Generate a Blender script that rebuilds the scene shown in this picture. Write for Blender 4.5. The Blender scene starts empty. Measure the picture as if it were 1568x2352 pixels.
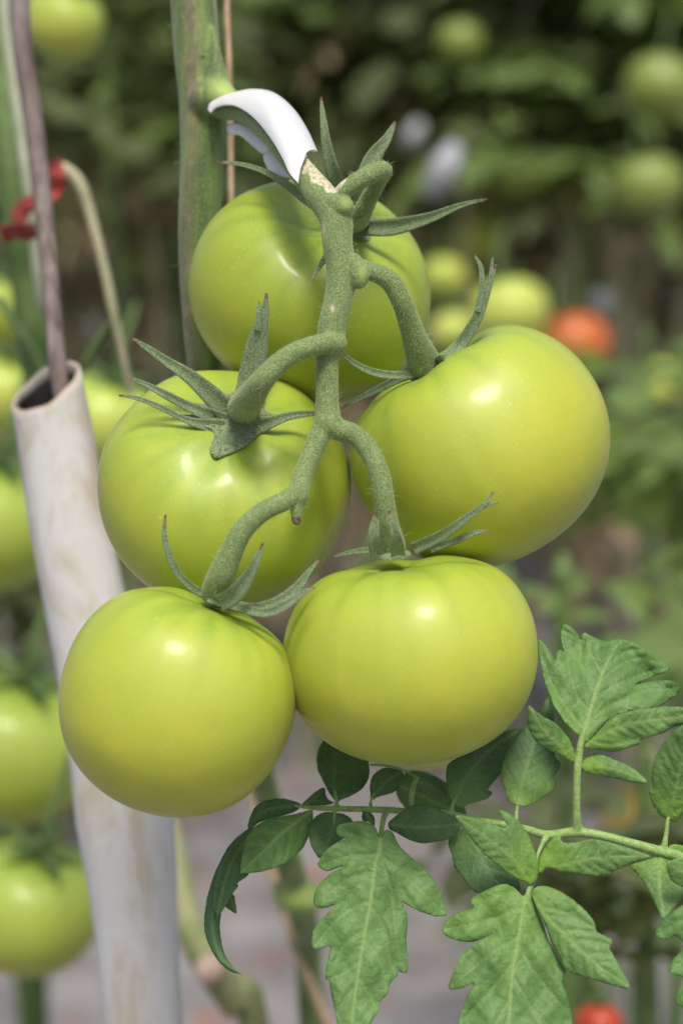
import bpy, bmesh, math, random
import numpy as np
from mathutils import Vector, Matrix, Euler
from mathutils.bvhtree import BVHTree
from mathutils.geometry import delaunay_2d_cdt
rnd = random.Random(7)
NR = np.random.RandomState(11)
SC = bpy.context.scene
COL = SC.collection
R = math.radians

# ------------------------------------------------------------------ camera
FOC = 0.60                    # focus distance, metres
CAMLOC = Vector((0.0, -0.60, 1.05))
CAMROT = Euler((R(80.0), 0, 0)).to_matrix()
cam_d = bpy.data.cameras.new('camera'); cam = bpy.data.objects.new('camera', cam_d); COL.objects.link(cam)
cam.location = CAMLOC; cam.rotation_euler = (R(80.0), 0, 0)
cam_d.sensor_fit = 'HORIZONTAL'; cam_d.sensor_width = 24.0; cam_d.lens = 72.0
cam_d.clip_start = 0.02; cam_d.clip_end = 300
cam_d.dof.use_dof = True; cam_d.dof.focus_distance = 0.612; cam_d.dof.aperture_fstop = 6.8
cam_d.dof.aperture_blades = 0
SC.camera = cam

# ------------------------------------------------------------------ light
W = bpy.data.worlds.new('World'); SC.world = W; W.use_nodes = True
nt = W.node_tree; nt.nodes.clear()
wo = nt.nodes.new('ShaderNodeOutputWorld'); bgn = nt.nodes.new('ShaderNodeBackground'); sky = nt.nodes.new('ShaderNodeTexSky')
SUN_EL, SUN_AZ = R(62), R(186)      # azimuth clockwise from +Y: behind the camera, a little to the right seen from it
sky.sky_type = 'NISHITA'; sky.sun_disc = False; sky.sun_elevation = SUN_EL; sky.sun_rotation = R(172)
sky.dust_density = 4.0; sky.air_density = 1.0; sky.ozone_density = 0.6
bgn.inputs['Strength'].default_value = 0.15
nt.links.new(sky.outputs[0], bgn.inputs[0]); nt.links.new(bgn.outputs[0], wo.inputs[0])
sl = bpy.data.lights.new('sun', 'SUN'); so = bpy.data.objects.new('sun', sl); COL.objects.link(so)
sl.energy = 2.9; sl.angle = R(15.0); sl.color = (1.0, 0.95, 0.86)
sdir = Vector((math.sin(R(172)) * math.cos(SUN_EL), math.cos(R(172)) * math.cos(SUN_EL), math.sin(SUN_EL)))  # towards the sun
so.rotation_euler = sdir.to_track_quat('Z', 'Y').to_euler(); so.location = (0, 0, 4)
SC.view_settings.view_transform = 'Standard'; SC.view_settings.look = 'None'
SC.view_settings.exposure = 0.12; SC.view_settings.gamma = 1.0
SC.view_settings.use_curve_mapping = False
SC.render.engine = 'CYCLES'
SC.cycles.use_denoising = True
SC.cycles.max_bounces = 8; SC.cycles.transparent_max_bounces = 8
SC.cycles.sample_clamp_indirect = 6.0

# ------------------------------------------------------------------ helpers
FPX = 4704.0                  # focal length in photo units (photo drawn 1568 wide)
def P(px, py, d):
    v = Vector(((px - 784) / FPX * d, -(py - 1176) / FPX * d, -d))
    return CAMLOC + CAMROT @ v
def Parr(xy, d):
    v = np.stack([(xy[:, 0] - 784) / FPX * d, -(xy[:, 1] - 1176) / FPX * d, -d], 1)
    return v @ np.array(CAMROT).T + np.array(CAMLOC)
def mpp(d): return d / FPX
def c2(x, y): return (220.4 + x * .3866, 643 + y * .3866)
def c4(x, y): return (440.9 + x * .3925, 1653.3 + y * .3925)
def c5(x, y): return (964.4 + x * .4061, 1396.1 + y * .4061)

def cr(pts, n=6, closed=False):
    """Catmull-Rom through rows of pts"""
    p = np.array(pts, float); out = []
    m = len(p)
    for i in range(m if closed else m - 1):
        a = p[(i - 1) % m] if closed or i > 0 else 2 * p[0] - p[1]
        b = p[i]; c = p[(i + 1) % m]
        e = p[(i + 2) % m] if closed or i + 2 < m else 2 * p[-1] - p[-2]
        for k in range(n):
            t = k / n
            out.append(.5 * ((2 * b) + (-a + c) * t + (2 * a - 5 * b + 4 * c - e) * t * t + (-a + 3 * b - 3 * c + e) * t ** 3))
    if not closed: out.append(p[-1])
    return np.array(out)

class Geo:
    def __init__(s): s.v = []; s.f = []; s.m = []; s.a = {}; s.n = 0
    def add(s, v, f, mi=0, **att):
        v = np.asarray(v, float); n = len(v)
        for k in att:
            if k not in s.a: s.a[k] = [np.zeros(s.n)] if s.n else []
        for k in s.a:
            s.a[k].append(np.asarray(att[k], float) if k in att else np.zeros(n))
        s.v.append(v); s.f += [tuple(int(i) + s.n for i in q) for q in f]; s.m += [mi] * len(f); s.n += n
    def mesh(s, name, origin=(0, 0, 0)):
        me = bpy.data.meshes.new(name)
        V = np.concatenate(s.v) - np.array(origin)
        me.from_pydata(V.tolist(), [], s.f); me.update()
        for k, l in s.a.items():
            at = me.attributes.new(k, 'FLOAT', 'POINT'); at.data.foreach_set('value', np.concatenate(l).astype(np.float32))
        me.polygons.foreach_set('use_smooth', [True] * len(s.f))
        me.polygons.foreach_set('material_index', s.m)
        return me

def tag(o, label=None, cat=None, group=None, kind=None):
    if label: o['label'] = label
    if cat: o['category'] = cat
    if group: o['group'] = group
    if kind: o['kind'] = kind
    return o
def thing(name, loc, label, cat, group=None):
    o = bpy.data.objects.new(name, None); COL.objects.link(o); o.location = loc; o.empty_display_size = .02
    return tag(o, label, cat, group)
def part(name, geo, mats, parent=None, thick=None, label=None):
    # world origin of the parent chain
    org = Vector((0, 0, 0)); p = parent
    while p is not None: org = org + p.location; p = p.parent
    me = geo.mesh(name, org)
    for m in (mats if isinstance(mats, (list, tuple)) else [mats]): me.materials.append(m)
    o = bpy.data.objects.new(name, me); COL.objects.link(o)
    if parent is not None: o.parent = parent
    if thick:
        md = o.modifiers.new('thickness', 'SOLIDIFY'); md.thickness = thick; md.offset = -1
    if label: o['label'] = label
    return o

def tube(geo, pts, rad, seg=14, n=6, mi=0, caps=True, flat=1.0, att=None):
    """pts: world points; rad: metres; smooth sweep"""
    q = np.concatenate([np.array([list(p) for p in pts], float), np.array(rad, float)[:, None]], 1)
    c = cr(q, n); pos = c[:, :3]; r = np.maximum(c[:, 3], 1e-5)
    if caps:
        t0 = pos[0] - pos[1]; t0 /= np.linalg.norm(t0) + 1e-12; t1 = pos[-1] - pos[-2]; t1 /= np.linalg.norm(t1) + 1e-12
        pre = [(pos[0] + t0 * r[0] * math.sin(a), r[0] * math.cos(a)) for a in (1.5, 1.1, .75, .4)]
        post = [(pos[-1] + t1 * r[-1] * math.sin(a), r[-1] * math.cos(a)) for a in (.4, .75, 1.1, 1.5)]
        pos = np.array([x[0] for x in pre] + list(pos) + [x[0] for x in post])
        r = np.array([x[1] for x in pre] + list(r) + [x[1] for x in post])
    m = len(pos)
    T = np.gradient(pos, axis=0); T /= np.linalg.norm(T, axis=1)[:, None] + 1e-12
    u = np.cross(T[0], [0.3, 1, .2]); u /= np.linalg.norm(u)
    V = []; ang = np.linspace(0, 2 * math.pi, seg, endpoint=False)
    for i in range(m):
        u = u - T[i] * u.dot(T[i]); u /= np.linalg.norm(u); w = np.cross(T[i], u)
        V.append(pos[i] + r[i] * (np.cos(ang)[:, None] * u + flat * np.sin(ang)[:, None] * w))
    V = np.concatenate(V)
    F = [(i * seg + j, i * seg + (j + 1) % seg, (i + 1) * seg + (j + 1) % seg, (i + 1) * seg + j) for i in range(m - 1) for j in range(seg)]
    F.append(tuple(range(seg - 1, -1, -1))); F.append(tuple((m - 1) * seg + j for j in range(seg)))
    at = {}
    if att: at = {k: np.repeat(np.interp(np.linspace(0, 1, m), np.linspace(0, 1, len(v)), v), seg) for k, v in att.items()}
    at['along'] = np.repeat(np.linspace(0, 1, m), seg)
    geo.add(V, F, mi, **at)

def remeshed(geo, voxel, smooth=6):
    me = geo.mesh('tmp'); ob = bpy.data.objects.new('tmp', me); COL.objects.link(ob)
    md = ob.modifiers.new('r', 'REMESH'); md.mode = 'VOXEL'; md.voxel_size = voxel; md.use_smooth_shade = True
    ms = ob.modifiers.new('s', 'SMOOTH'); ms.iterations = smooth; ms.factor = .5
    dg = bpy.context.evaluated_depsgraph_get(); ev = ob.evaluated_get(dg)
    m2 = bpy.data.meshes.new_from_object(ev)
    V = np.zeros(len(m2.vertices) * 3); m2.vertices.foreach_get('co', V); V = V.reshape(-1, 3)
    F = [tuple(p.vertices) for p in m2.polygons]
    bpy.data.objects.remove(ob); bpy.data.meshes.remove(me); bpy.data.meshes.remove(m2)
    return V, F

def hairs(geo, V, F, dens_mm2, length, width, mi=1, lean=.35, lj=.5, mask=None):
    """thin triangles standing on the surface V,F"""
    F4 = np.array([(f[0], f[1], f[2]) for f in F] + [(f[0], f[2], f[3]) for f in F if len(f) == 4])
    A, B, C = V[F4[:, 0]], V[F4[:, 1]], V[F4[:, 2]]
    N = np.cross(B - A, C - A); ar = np.linalg.norm(N, axis=1) / 2; N = N / (2 * ar[:, None] + 1e-15)
    if mask is not None: ar = ar * mask((A + B + C) / 3, N)
    n = int(ar.sum() * 1e6 * dens_mm2)
    if n < 1: return
    idx = NR.choice(len(F4), n, p=ar / ar.sum())
    a = NR.rand(n, 1); b = NR.rand(n, 1); fl = (a + b) > 1; a = np.where(fl, 1 - a, a); b = np.where(fl, 1 - b, b)
    p = A[idx] + a * (B[idx] - A[idx]) + b * (C[idx] - A[idx])
    d = N[idx] + lean * NR.randn(n, 3); d /= np.linalg.norm(d, axis=1)[:, None]
    L = length * (1 - lj + 2 * lj * NR.rand(n, 1))
    s = np.cross(d, NR.randn(n, 3)); s /= np.linalg.norm(s, axis=1)[:, None]
    bend = NR.randn(n, 3) * .25
    v0 = p - s * width / 2; v1 = p + s * width / 2
    m = p + d * L * .55; v2 = m + s * width * .35; v3 = m - s * width * .35
    t = p + (d + bend * .5) * L
    Vh = np.stack([v0, v1, v2, v3, t], 1).reshape(-1, 3)
    Fh = []
    for i in range(n):
        k = 5 * i; Fh.append((k, k + 1, k + 2, k + 3)); Fh.append((k + 3, k + 2, k + 4))
    geo.add(Vh, Fh, mi)

# ------------------------------------------------------------------ materials
class M:
    def __init__(s, name, rough=.5, spec=.5):
        s.m = bpy.data.materials.new(name); s.m.use_nodes = True; s.t = s.m.node_tree; s.n = s.t.nodes
        s.b = s.n['Principled BSDF']; s.b.inputs['Roughness'].default_value = rough; s.b.inputs['Specular IOR Level'].default_value = spec
        s.tc = s.n.new('ShaderNodeTexCoord')
    def L(s, a, b): s.t.links.new(a, b)
    def set(s, **k):
        for a, v in k.items(): s.b.inputs[a.replace('_', ' ')].default_value = v
    def noise(s, scale, detail=4, rough=.5, vec=None, dist=0):
        x = s.n.new('ShaderNodeTexNoise'); x.inputs['Scale'].default_value = scale; x.inputs['Detail'].default_value = detail
        x.inputs['Roughness'].default_value = rough; x.inputs['Distortion'].default_value = dist
        s.L(vec or s.tc.outputs['Object'], x.inputs['Vector']); return x.outputs['Fac']
    def mapping(s, scale=(1, 1, 1)):
        x = s.n.new('ShaderNodeMapping'); x.inputs['Scale'].default_value = scale; s.L(s.tc.outputs['Object'], x.inputs['Vector']); return x.outputs[0]
    def ramp(s, fac, stops, interp='LINEAR'):
        x = s.n.new('ShaderNodeValToRGB'); e = x.color_ramp.elements; x.color_ramp.interpolation = interp
        while len(e) < len(stops): e.new(.5)
        for i, (p, c) in enumerate(stops):
            e[i].position = p; e[i].color = tuple(c) + (1,) if len(c) == 3 else c
        s.L(fac, x.inputs[0]); return x.outputs[0]
    def mix(s, f, a, b, mode='MIX'):
        x = s.n.new('ShaderNodeMix'); x.data_type = 'RGBA'; x.blend_type = mode
        for sock, val in ((0, f), (6, a), (7, b)):
            if hasattr(val, 'node'): s.L(val, x.inputs[sock])
            elif sock == 0: x.inputs[0].default_value = val
            else: x.inputs[sock].default_value = tuple(val) + (1,)
        return x.outputs[2]
    def attr(s, name):
        x = s.n.new('ShaderNodeAttribute'); x.attribute_name = name; return x.outputs['Fac']
    def math(s, op, a, b=None, c=None):
        x = s.n.new('ShaderNodeMath'); x.operation = op
        for i, v in enumerate((a, b, c)):
            if v is None: continue
            if hasattr(v, 'node'): s.L(v, x.inputs[i])
            else: x.inputs[i].default_value = v
        return x.outputs[0]
    def col(s, c):
        if hasattr(c, 'node'): s.L(c, s.b.inputs['Base Color'])
        else: s.b.inputs['Base Color'].default_value = tuple(c) + (1,)
    def bump(s, h, dist, strength=1.0, prev=None):
        x = s.n.new('ShaderNodeBump'); x.inputs['Distance'].default_value = dist; x.inputs['Strength'].default_value = strength
        s.L(h, x.inputs['Height'])
        if prev is not None: s.L(prev, x.inputs['Normal'])
        s.L(x.outputs[0], s.b.inputs['Normal']); return x.outputs[0]
    def translucent(s, color, w):
        t = s.n.new('ShaderNodeBsdfTranslucent'); mx = s.n.new('ShaderNodeMixShader'); mx.inputs[0].default_value = w
        if hasattr(color, 'node'): s.L(color, t.inputs[0])
        else: t.inputs[0].default_value = tuple(color) + (1,)
        out = s.n['Material Output']
        s.L(s.b.outputs[0], mx.inputs[1]); s.L(t.outputs[0], mx.inputs[2]); s.L(mx.outputs[0], out.inputs['Surface'])

def tomato_mat(name, green=(.31, .40, .038), yellow=(.455, .475, .046), dark=(.16, .27, .025), bias=0.0):
    m = M(name, .50, .42)
    n1 = m.noise(28, 3); n2 = m.noise(180, 4); n3 = m.noise(1500, 2)
    la = m.math('ADD', m.attr('lat'), m.math('MULTIPLY', m.math('SUBTRACT', n1, .5), .55))
    mid = tuple(.5 * (a + b) for a, b in zip(green, yellow))
    base = m.ramp(la, [(.10, green), (.42, mid), (.62, yellow), (.92, green)])
    sh = m.attr('shoulder')
    st = m.noise(220, 4, .6)
    f = m.math('MULTIPLY', sh, m.ramp(st, [(.3, (.35, .35, .35)), (.7, (1, 1, 1))]))
    base = m.mix(f, base, dark)
    base = m.mix(m.ramp(n2, [(.45, (0, 0, 0)), (.75, (.22, .22, .22))]), base, green)
    sp = m.ramp(n3, [(.64, (0, 0, 0)), (.74, (.34, .34, .34))])
    base = m.mix(sp, base, (.62, .66, .30))
    vo = m.n.new('ShaderNodeTexVoronoi'); vo.inputs['Scale'].default_value = 260; m.L(m.tc.outputs['Object'], vo.inputs['Vector'])
    dots = m.math('MULTIPLY', m.ramp(vo.outputs['Distance'], [(.07, (1, 1, 1)), (.13, (0, 0, 0))]), m.ramp(m.noise(75, 2), [(.54, (0, 0, 0)), (.62, (.34, .34, .34))]))
    base = m.mix(dots, base, (.60, .60, .32))
    sc = m.noise(34, 5, .75, m.mapping((1, 1, 2.6)), .8)
    base = m.mix(m.ramp(sc, [(.70, (0, 0, 0)), (.73, (.5, .5, .5))]), base, (.36, .30, .13))
    m.col(base)
    m.set(Coat_Weight=.34, Coat_Roughness=.17, Coat_IOR=1.36, Sheen_Weight=.02, Sheen_Roughness=.4,
          Subsurface_Weight=.18, Subsurface_Scale=.006)
    m.b.inputs['Subsurface Radius'].default_value = (.8, 1.0, .15)
    b = m.bump(m.noise(55, 3), .0012, .35)
    m.bump(n3, .00006, .5, b)
    return m.m
TOM = tomato_mat('green_tomato_skin')
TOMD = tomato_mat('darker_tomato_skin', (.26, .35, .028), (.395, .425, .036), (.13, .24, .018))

def fuzz_mat(name, lo, mid, hi, brown=True):
    m = M(name, .75, .25)
    n = m.noise(2600, 3, .7); n2 = m.noise(160, 4, .6)
    base = m.ramp(n, [(.36, lo), (.5, mid), (.62, hi)])
    base = m.mix(m.ramp(n2, [(.42, (0, 0, 0)), (.72, (.5, .5, .5))]), base, tuple(.6 * a for a in mid))
    base = m.mix(m.attr('scar'), base, m.ramp(m.noise(700, 4, .7, m.mapping((1, 1, .25))), [(.35, (.26, .22, .12)), (.6, (.62, .58, .42))]))
    base = m.mix(m.attr('pale'), base, (.33, .45, .10))
    base = m.mix(m.attr('brown'), base, m.ramp(m.noise(900, 3), [(.4, (.07, .045, .03)), (.65, (.26, .17, .12))]))
    m.col(base); m.set(Sheen_Weight=.35, Sheen_Roughness=.5); m.b.inputs['Sheen Tint'].default_value = (.85, .95, .6, 1)
    b = m.bump(m.noise(420, 4), .0004, .6); m.bump(n, .00018, .7, b)
    return m.m
STEM = fuzz_mat('fuzzy_stem', (.075, .120, .036), (.150, .215, .075), (.30, .37, .16))
SEPAL = fuzz_mat('fuzzy_sepal', (.080, .120, .050), (.155, .215, .105), (.28, .35, .20))
HAIR = M('plant_hair', .6, .3); HAIR.col((.40, .47, .22)); HAIR.translucent((.5, .58, .28), .4); HAIR = HAIR.m
THAIR = M('fruit_fuzz', .6, .3); THAIR.col((.50, .56, .16)); THAIR.translucent((.55, .6, .2), .4); THAIR = THAIR.m

def vine_mat():
    m = M('main_vine', .62, .3)
    n = m.noise(1900, 3, .7); n2 = m.noise(120, 5, .6); ns = m.noise(60, 5, .6, m.mapping((4, 4, .5)))
    g = m.ramp(ns, [(.35, (.055, .100, .024)), (.5, (.105, .165, .040)), (.68, (.18, .25, .07))])
    g = m.mix(m.ramp(n, [(.5, (0, 0, 0)), (.64, (.55, .55, .55))]), g, (.27, .36, .14))
    w = m.math('MULTIPLY', m.attr('wood'), m.ramp(n2, [(.35, (.3, .3, .3)), (.6, (1, 1, 1))]))
    br = m.ramp(m.noise(420, 4, .7, m.mapping((1, 1, .35))), [(.35, (.09, .09, .055)), (.55, (.16, .13, .08)), (.7, (.34, .22, .11))])
    g = m.mix(w, g, br)
    g = m.mix(m.attr('pale'), g, (.36, .47, .12))
    m.col(g); m.set(Sheen_Weight=.2)
    b = m.bump(ns, .0008, .5); m.bump(n, .00015, .6, b)
    return m.m
VINE = vine_mat()

def leaf_mat(name, c_lo, c_hi, c_vein, tr=.22):
    m = M(name, .55, .38)
    n = m.noise(90, 4, .6); n3 = m.noise(2400, 2)
    base = m.ramp(n, [(.35, c_lo), (.68, c_hi)])
    vor = m.n.new('ShaderNodeTexVoronoi'); vor.feature = 'DISTANCE_TO_EDGE'; vor.inputs['Scale'].default_value = 330
    nv = m.n.new('ShaderNodeTexNoise'); nv.inputs['Scale'].default_value = 260; m.L(m.tc.outputs['Object'], nv.inputs['Vector'])
    mv = m.n.new('ShaderNodeMix'); mv.data_type = 'VECTOR'; mv.inputs[0].default_value = .0035
    m.L(m.tc.outputs['Object'], mv.inputs[4]); m.L(nv.outputs['Color'], mv.inputs[5]); m.L(mv.outputs[1], vor.inputs['Vector'])
    ve = m.ramp(vor.outputs['Distance'], [(.0, (1, 1, 1)), (.10, (0, 0, 0))])
    base = m.mix(m.math('MULTIPLY', ve, .16), base, c_vein)
    base = m.mix(m.ramp(n3, [(.60, (0, 0, 0)), (.72, (.16, .16, .16))]), base, c_vein)
    base = m.mix(m.attr('vein'), base, c_vein)
    base = m.mix(m.attr('pale'), base, (.20, .36, .045))
    m.col(base)
    hh = m.ramp(vor.outputs['Distance'], [(.0, (0, 0, 0)), (.30, (1, 1, 1))], 'EASE')
    b = m.bump(hh, .00022, .5); m.bump(n3, .00006, .6, b)
    m.set(Sheen_Weight=.04)
    m.translucent(m.mix(.5, base, (.25, .45, .04)), tr)
    return m.m
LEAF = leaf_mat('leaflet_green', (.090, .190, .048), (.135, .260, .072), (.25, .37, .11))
LEAFD = leaf_mat('leaflet_shaded_green', (.060, .13, .045), (.095, .185, .065), (.15, .25, .09), .15)  # darker copy of LEAF: shade below the fruit put into the colour

# ------------------------------------------------------------------ fruit
def fruit_geo(c, a, b, axis, seg=112, rings=80, dim=.14, dimw=.34, lobes=5, lamp=.035, lphase=0., seed=0, flat=0.0, sq=.93, squash=None):
    """c world centre, a radius across, b half height (metres), axis = calyx direction in camera frame (right, up, to camera)"""
    ax = (CAMROT @ Vector(axis)).normalized(); q = ax.to_track_quat('Z', 'Y').to_matrix()
    rr = random.Random(seed); ph = [rr.uniform(0, 6.28) for _ in range(6)]
    V = [];S = [];LAT = []
    for i in range(rings + 1):
        th = math.pi * i / rings
        for j in range(seg):
            f = 2 * math.pi * j / seg
            env = math.exp(-(th / 1.0) ** 2)
            lob = 1 + lamp * env * math.cos(lobes * f + lphase) * min(1, th * 2.5) + .016 * math.cos(2 * f + ph[0]) + .010 * math.cos(3 * f + ph[1]) * math.sin(th)
            rad = a * (abs(math.sin(th)) ** sq) * lob
            rad *= 1 + .006 * math.sin(2.3 * f + 3 * th + ph[2]) * math.sin(2 * th + ph[3]) + .004 * math.sin(5 * f + ph[4]) * math.sin(3.3 * th + ph[5]) * math.sin(th)
            z = b * math.copysign(abs(math.cos(th)) ** .96, math.cos(th))
            cl = 1 + .35 * math.cos(lobes * f + lphase)
            z -= dim * b * math.exp(-(th / dimw) ** 2) * 1.25
            z -= .05 * b * (cl) * math.exp(-((th - .45) / .3) ** 2)
            if th > 2.2: z += flat * b * ((th - 2.2) / .94) ** 2
            V.append((rad * math.cos(f), rad * math.sin(f), z))
            g = math.exp(-(th / .55) ** 2) * .75 + .45 * env * max(0, -math.cos(lobes * f + lphase)) ** 3 * math.exp(-((th - .5) / .35) ** 2)
            g += .16 * (math.sin(11 * f + ph[0]) + math.sin(17 * f + ph[1]) + .6 * math.sin(29 * f)) * math.exp(-((th - .7) / .6) ** 2)
            S.append(max(0, min(1, g))); LAT.append(th / math.pi)
    V = np.array(V) @ np.array(q).T + np.array(c)
    F = [(i * seg + j, (i + 1) * seg + j, (i + 1) * seg + (j + 1) % seg, i * seg + (j + 1) % seg) for i in range(rings) for j in range(seg)]
    g = Geo(); g.add(V, F, 0, shoulder=np.array(S), lat=np.array(LAT)); g.ax = ax; g.F = F; g.V = V
    return g

def front(bvh, px, py):
    """depth of the first surface seen through a photo point"""
    o = CAMLOC; dv = (P(px, py, 1.0) - o); L = dv.length; h = bvh.ray_cast(o, dv.normalized())
    return None if h[0] is None else h[3] / L

def sepal(spine, tom=None, off=.0010, cup=.35, tilt=0., tipn=.10, thick=.0006, mat=None, edge_hair=True, wk=1.0):
    """spine rows: px, py, full width px, depth; first row is the tip"""
    rows = np.array(spine, float)
    rows = cr(rows, 6)
    m = len(rows); C = []; Wd = []
    for px, py, w, d in rows:
        if tom is not None:
            fd = front(tom, px, py)
            if fd is not None: d = min(d, fd - off)
        C.append(list(P(px, py, d))); Wd.append(max(w, 1.5) * wk * mpp(d) / 2)
    C = np.array(C); Wd = np.array(Wd)
    for _ in range(2): C[1:-1] = .5 * C[1:-1] + .25 * (C[:-2] + C[2:])
    T = np.gradient(C, axis=0); T /= np.linalg.norm(T, axis=1)[:, None]
    Vw = np.array(CAMLOC) - C; Vw /= np.linalg.norm(Vw, axis=1)[:, None]
    Sd = np.cross(T, Vw); Sd /= np.linalg.norm(Sd, axis=1)[:, None]; N = np.cross(Sd, T)
    N *= np.sign((N * Vw).sum(1))[:, None]
    ct, st = math.cos(tilt), math.sin(tilt)
    Sd, N = Sd * ct + N * st, N * ct - Sd * st
    K = 7; us = np.linspace(-1, 1, K); g = Geo(); V = []; br = []
    ln = np.linspace(0, 1, m)
    for side in (1, -1):
        for i in range(m):
            for u in us:
                dome = (1 - u * u) ** .5
                h = side * thick * (.25 + .75 * dome) / 2 * min(1, .3 + ln[i] * 8) + cup * Wd[i] * (u * u - .35) - .10 * Wd[i] * math.exp(-(u / .2) ** 2) * side
                V.append(C[i] + Sd[i] * u * Wd[i] + N[i] * h)
                br.append(max(0, min(1, (tipn - ln[i]) / tipn * 2.2)))
    F = []
    for i in range(m - 1):
        for k in range(K - 1):
            q = (i * K + k, i * K + k + 1, (i + 1) * K + k + 1, (i + 1) * K + k)
            F.append(q); F.append(tuple(m * K + x for x in reversed(q)))
    o = m * K
    for i in range(m - 1):
        F.append((i * K, (i + 1) * K, o + (i + 1) * K, o + i * K)); F.append((i * K + K - 1, o + i * K + K - 1, o + (i + 1) * K + K - 1, (i + 1) * K + K - 1))
    F.append(tuple(k for k in range(K)) + tuple(o + k for k in range(K - 1, -1, -1)))
    V = np.array(V); g.add(V, F, 0, brown=np.array(br))
    hairs(g, V, [f for f in F if len(f) == 4], 1.3, .00045, .00005, lean=.5)
    hairs(g, V, [f for f in F if len(f) == 4], .12, .0013, .00005, lean=.5)
    return g

D1, D2, D3, D4, D5 = .662, .640, .632, .604, .598
TS = {}
def make_tomato(key, px, py, d, apx, bpx, axis, label, mat=TOM, **k):
    c = P(px, py, d); s = mpp(d)
    g = fruit_geo(c, apx * s, bpx * s, axis, **k)
    bvh = BVHTree.FromPolygons([tuple(v) for v in g.V], g.F)
    hairs(g, g.V, g.F, .42, .00030, .000035, lean=.7)
    t = thing('tomato', c, label, 'tomato', 'green tomatoes of the front truss')
    part('fruit', g, [mat, THAIR], t)
    TS[key] = (t, bvh, c, g.ax)
    return t

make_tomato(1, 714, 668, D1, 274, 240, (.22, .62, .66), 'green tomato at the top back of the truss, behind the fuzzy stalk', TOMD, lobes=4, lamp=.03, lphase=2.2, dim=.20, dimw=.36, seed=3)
make_tomato(2, 516, 1122, D2, 294, 242, (.10, .60, .70), 'ribbed green tomato at middle left with its star of sepals facing the camera', TOM, lobes=6, lamp=.05, lphase=.6, dim=.13, dimw=.34, seed=5)
make_tomato(3, 1104, 1022, D3, 299, 270, (-.50, .80, .10), 'big green tomato at the right of the truss, hanging tilted to the left', TOM, lobes=5, lamp=.055, lphase=1.0, dim=.20, dimw=.36, seed=8, sq=.90)
make_tomato(4, 943, 1502, D4, 291, 252, (-.12, .98, .10), 'green tomato at the bottom centre of the truss, just above the jagged leaves', TOM, lobes=5, lamp=.025, lphase=2.0, dim=.17, dimw=.36, seed=12, flat=.02)
make_tomato(5, 407, 1603, D5, 274, 268, (.33, .93, .10), 'lowest and leftmost green tomato of the truss, in front of the white pipe', TOM, lobes=5, lamp=.02, lphase=.3, dim=.13, dimw=.34, seed=15)

def fd(k, px, py, off=0.0, default=None):
    v = front(TS[k][1], px, py)
    return (default if v is None else v) - off

pts_ = np.array([c2(*p) for p in [(560, 600), (700, 640), (1010, 700), (1060, 830), (900, 1000), (720, 1060), (600, 860), (560, 740)]])
dep_ = np.array([fd(2, *p) for p in pts_]); co_, *_r = np.linalg.lstsq(np.column_stack([pts_, np.ones(len(pts_))]), dep_, rcond=None)
def web_d(x, y): return co_[0] * x + co_[1] * y + co_[2] - .0014
dc = web_d(*c2(850, 830)) + .0002

# ------------------------------------------------------------------ front plant: vine and truss
plant = thing('tomato_plant', P(715, 2352, .95) * 1.0, 'tomato plant with a thick upright vine at upper left and a fuzzy branching fruit stalk', 'tomato plant')
plant.location = Vector((P(715, 2352, .95).x, P(715, 2352, .95).y, 0.0))
g = Geo()
vine = [P(428, -260, .678), P(440, -60, .678), P(452, 120, .678), P(465, 240, .678), P(464, 380, .678), P(457, 560, .680), P(463, 740, .684), P(482, 930, .695),
        P(530, 1350, .76), P(596, 1760, .84), P(690, 2080, .90), P(716, 2352, .95)]
e = vine[-1]; vine += [e + Vector((.01, .02, -.3)), Vector((e.x + .02, e.y + .03, -.02))]
s = mpp(.68)
vr = [53 * s, 53 * s, 53 * s, 54 * s, 51 * s, 48 * s, 44 * s, 40 * s, 38 * s, 38 * s, 44 * s, 44 * s, .008, .009]
tube(g, vine, vr, 20, 10, flat=1.0)
# node swelling under the clip
tube(g, [P(474, 225, .672), P(500, 224, .669), P(530, 240, .666)], [.0062, .0062, .0045], 16, 6)
tube(g, [P(492, 60, .672), P(496, 130, .671), P(502, 205, .670)], [.0006, .0022, .0046], 12, 6)
tube(g, [P(672, 2052, .895), P(700, 2062, .893), P(722, 2060, .895)], [.009, .0095, .006], 14, 5)
V, F = remeshed(g, .0008, 5)
vg = Geo()
uv = (V - np.array(CAMLOC)) @ np.array(CAMROT)
px = 784 + uv[:, 0] / -uv[:, 2] * FPX; py = 1176 - uv[:, 1] / -uv[:, 2] * FPX
wood = np.exp(-((px - (435 + 8 * np.sin(py / 130))) / 17) ** 2) * (py < 900) + .8 * np.exp(-((px - 508) / 8) ** 2) * (py < 160) * (py > 0)
pale = .9 * np.exp(-((px - 515) / 34) ** 2 - ((py - 205) / 24) ** 2) + .8 * np.exp(-((py - 2070) / 30) ** 2) * (py > 1900)
# bark groove on the camera side
nrm = np.array([0, -1.0, 0])
gro = np.exp(-((px - 466) / 6) ** 2) * ((py > 130) & (py < 640)) * (uv[:, 2] > -.678)
V = V + gro[:, None] * .0007 * np.array([0, 1, 0])
vg.add(V, F, 0, wood=np.clip(wood, 0, 1), pale=np.clip(pale, 0, 1))
near = lambda c, n: (c[:, 2] > .93).astype(float)
hairs(vg, V, F, .7, .00045, .00005, mask=near)
hairs(vg, V, F, .03, .0022, .00010, mask=near)
part('main_stem', vg, [VINE, HAIR], plant)

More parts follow.
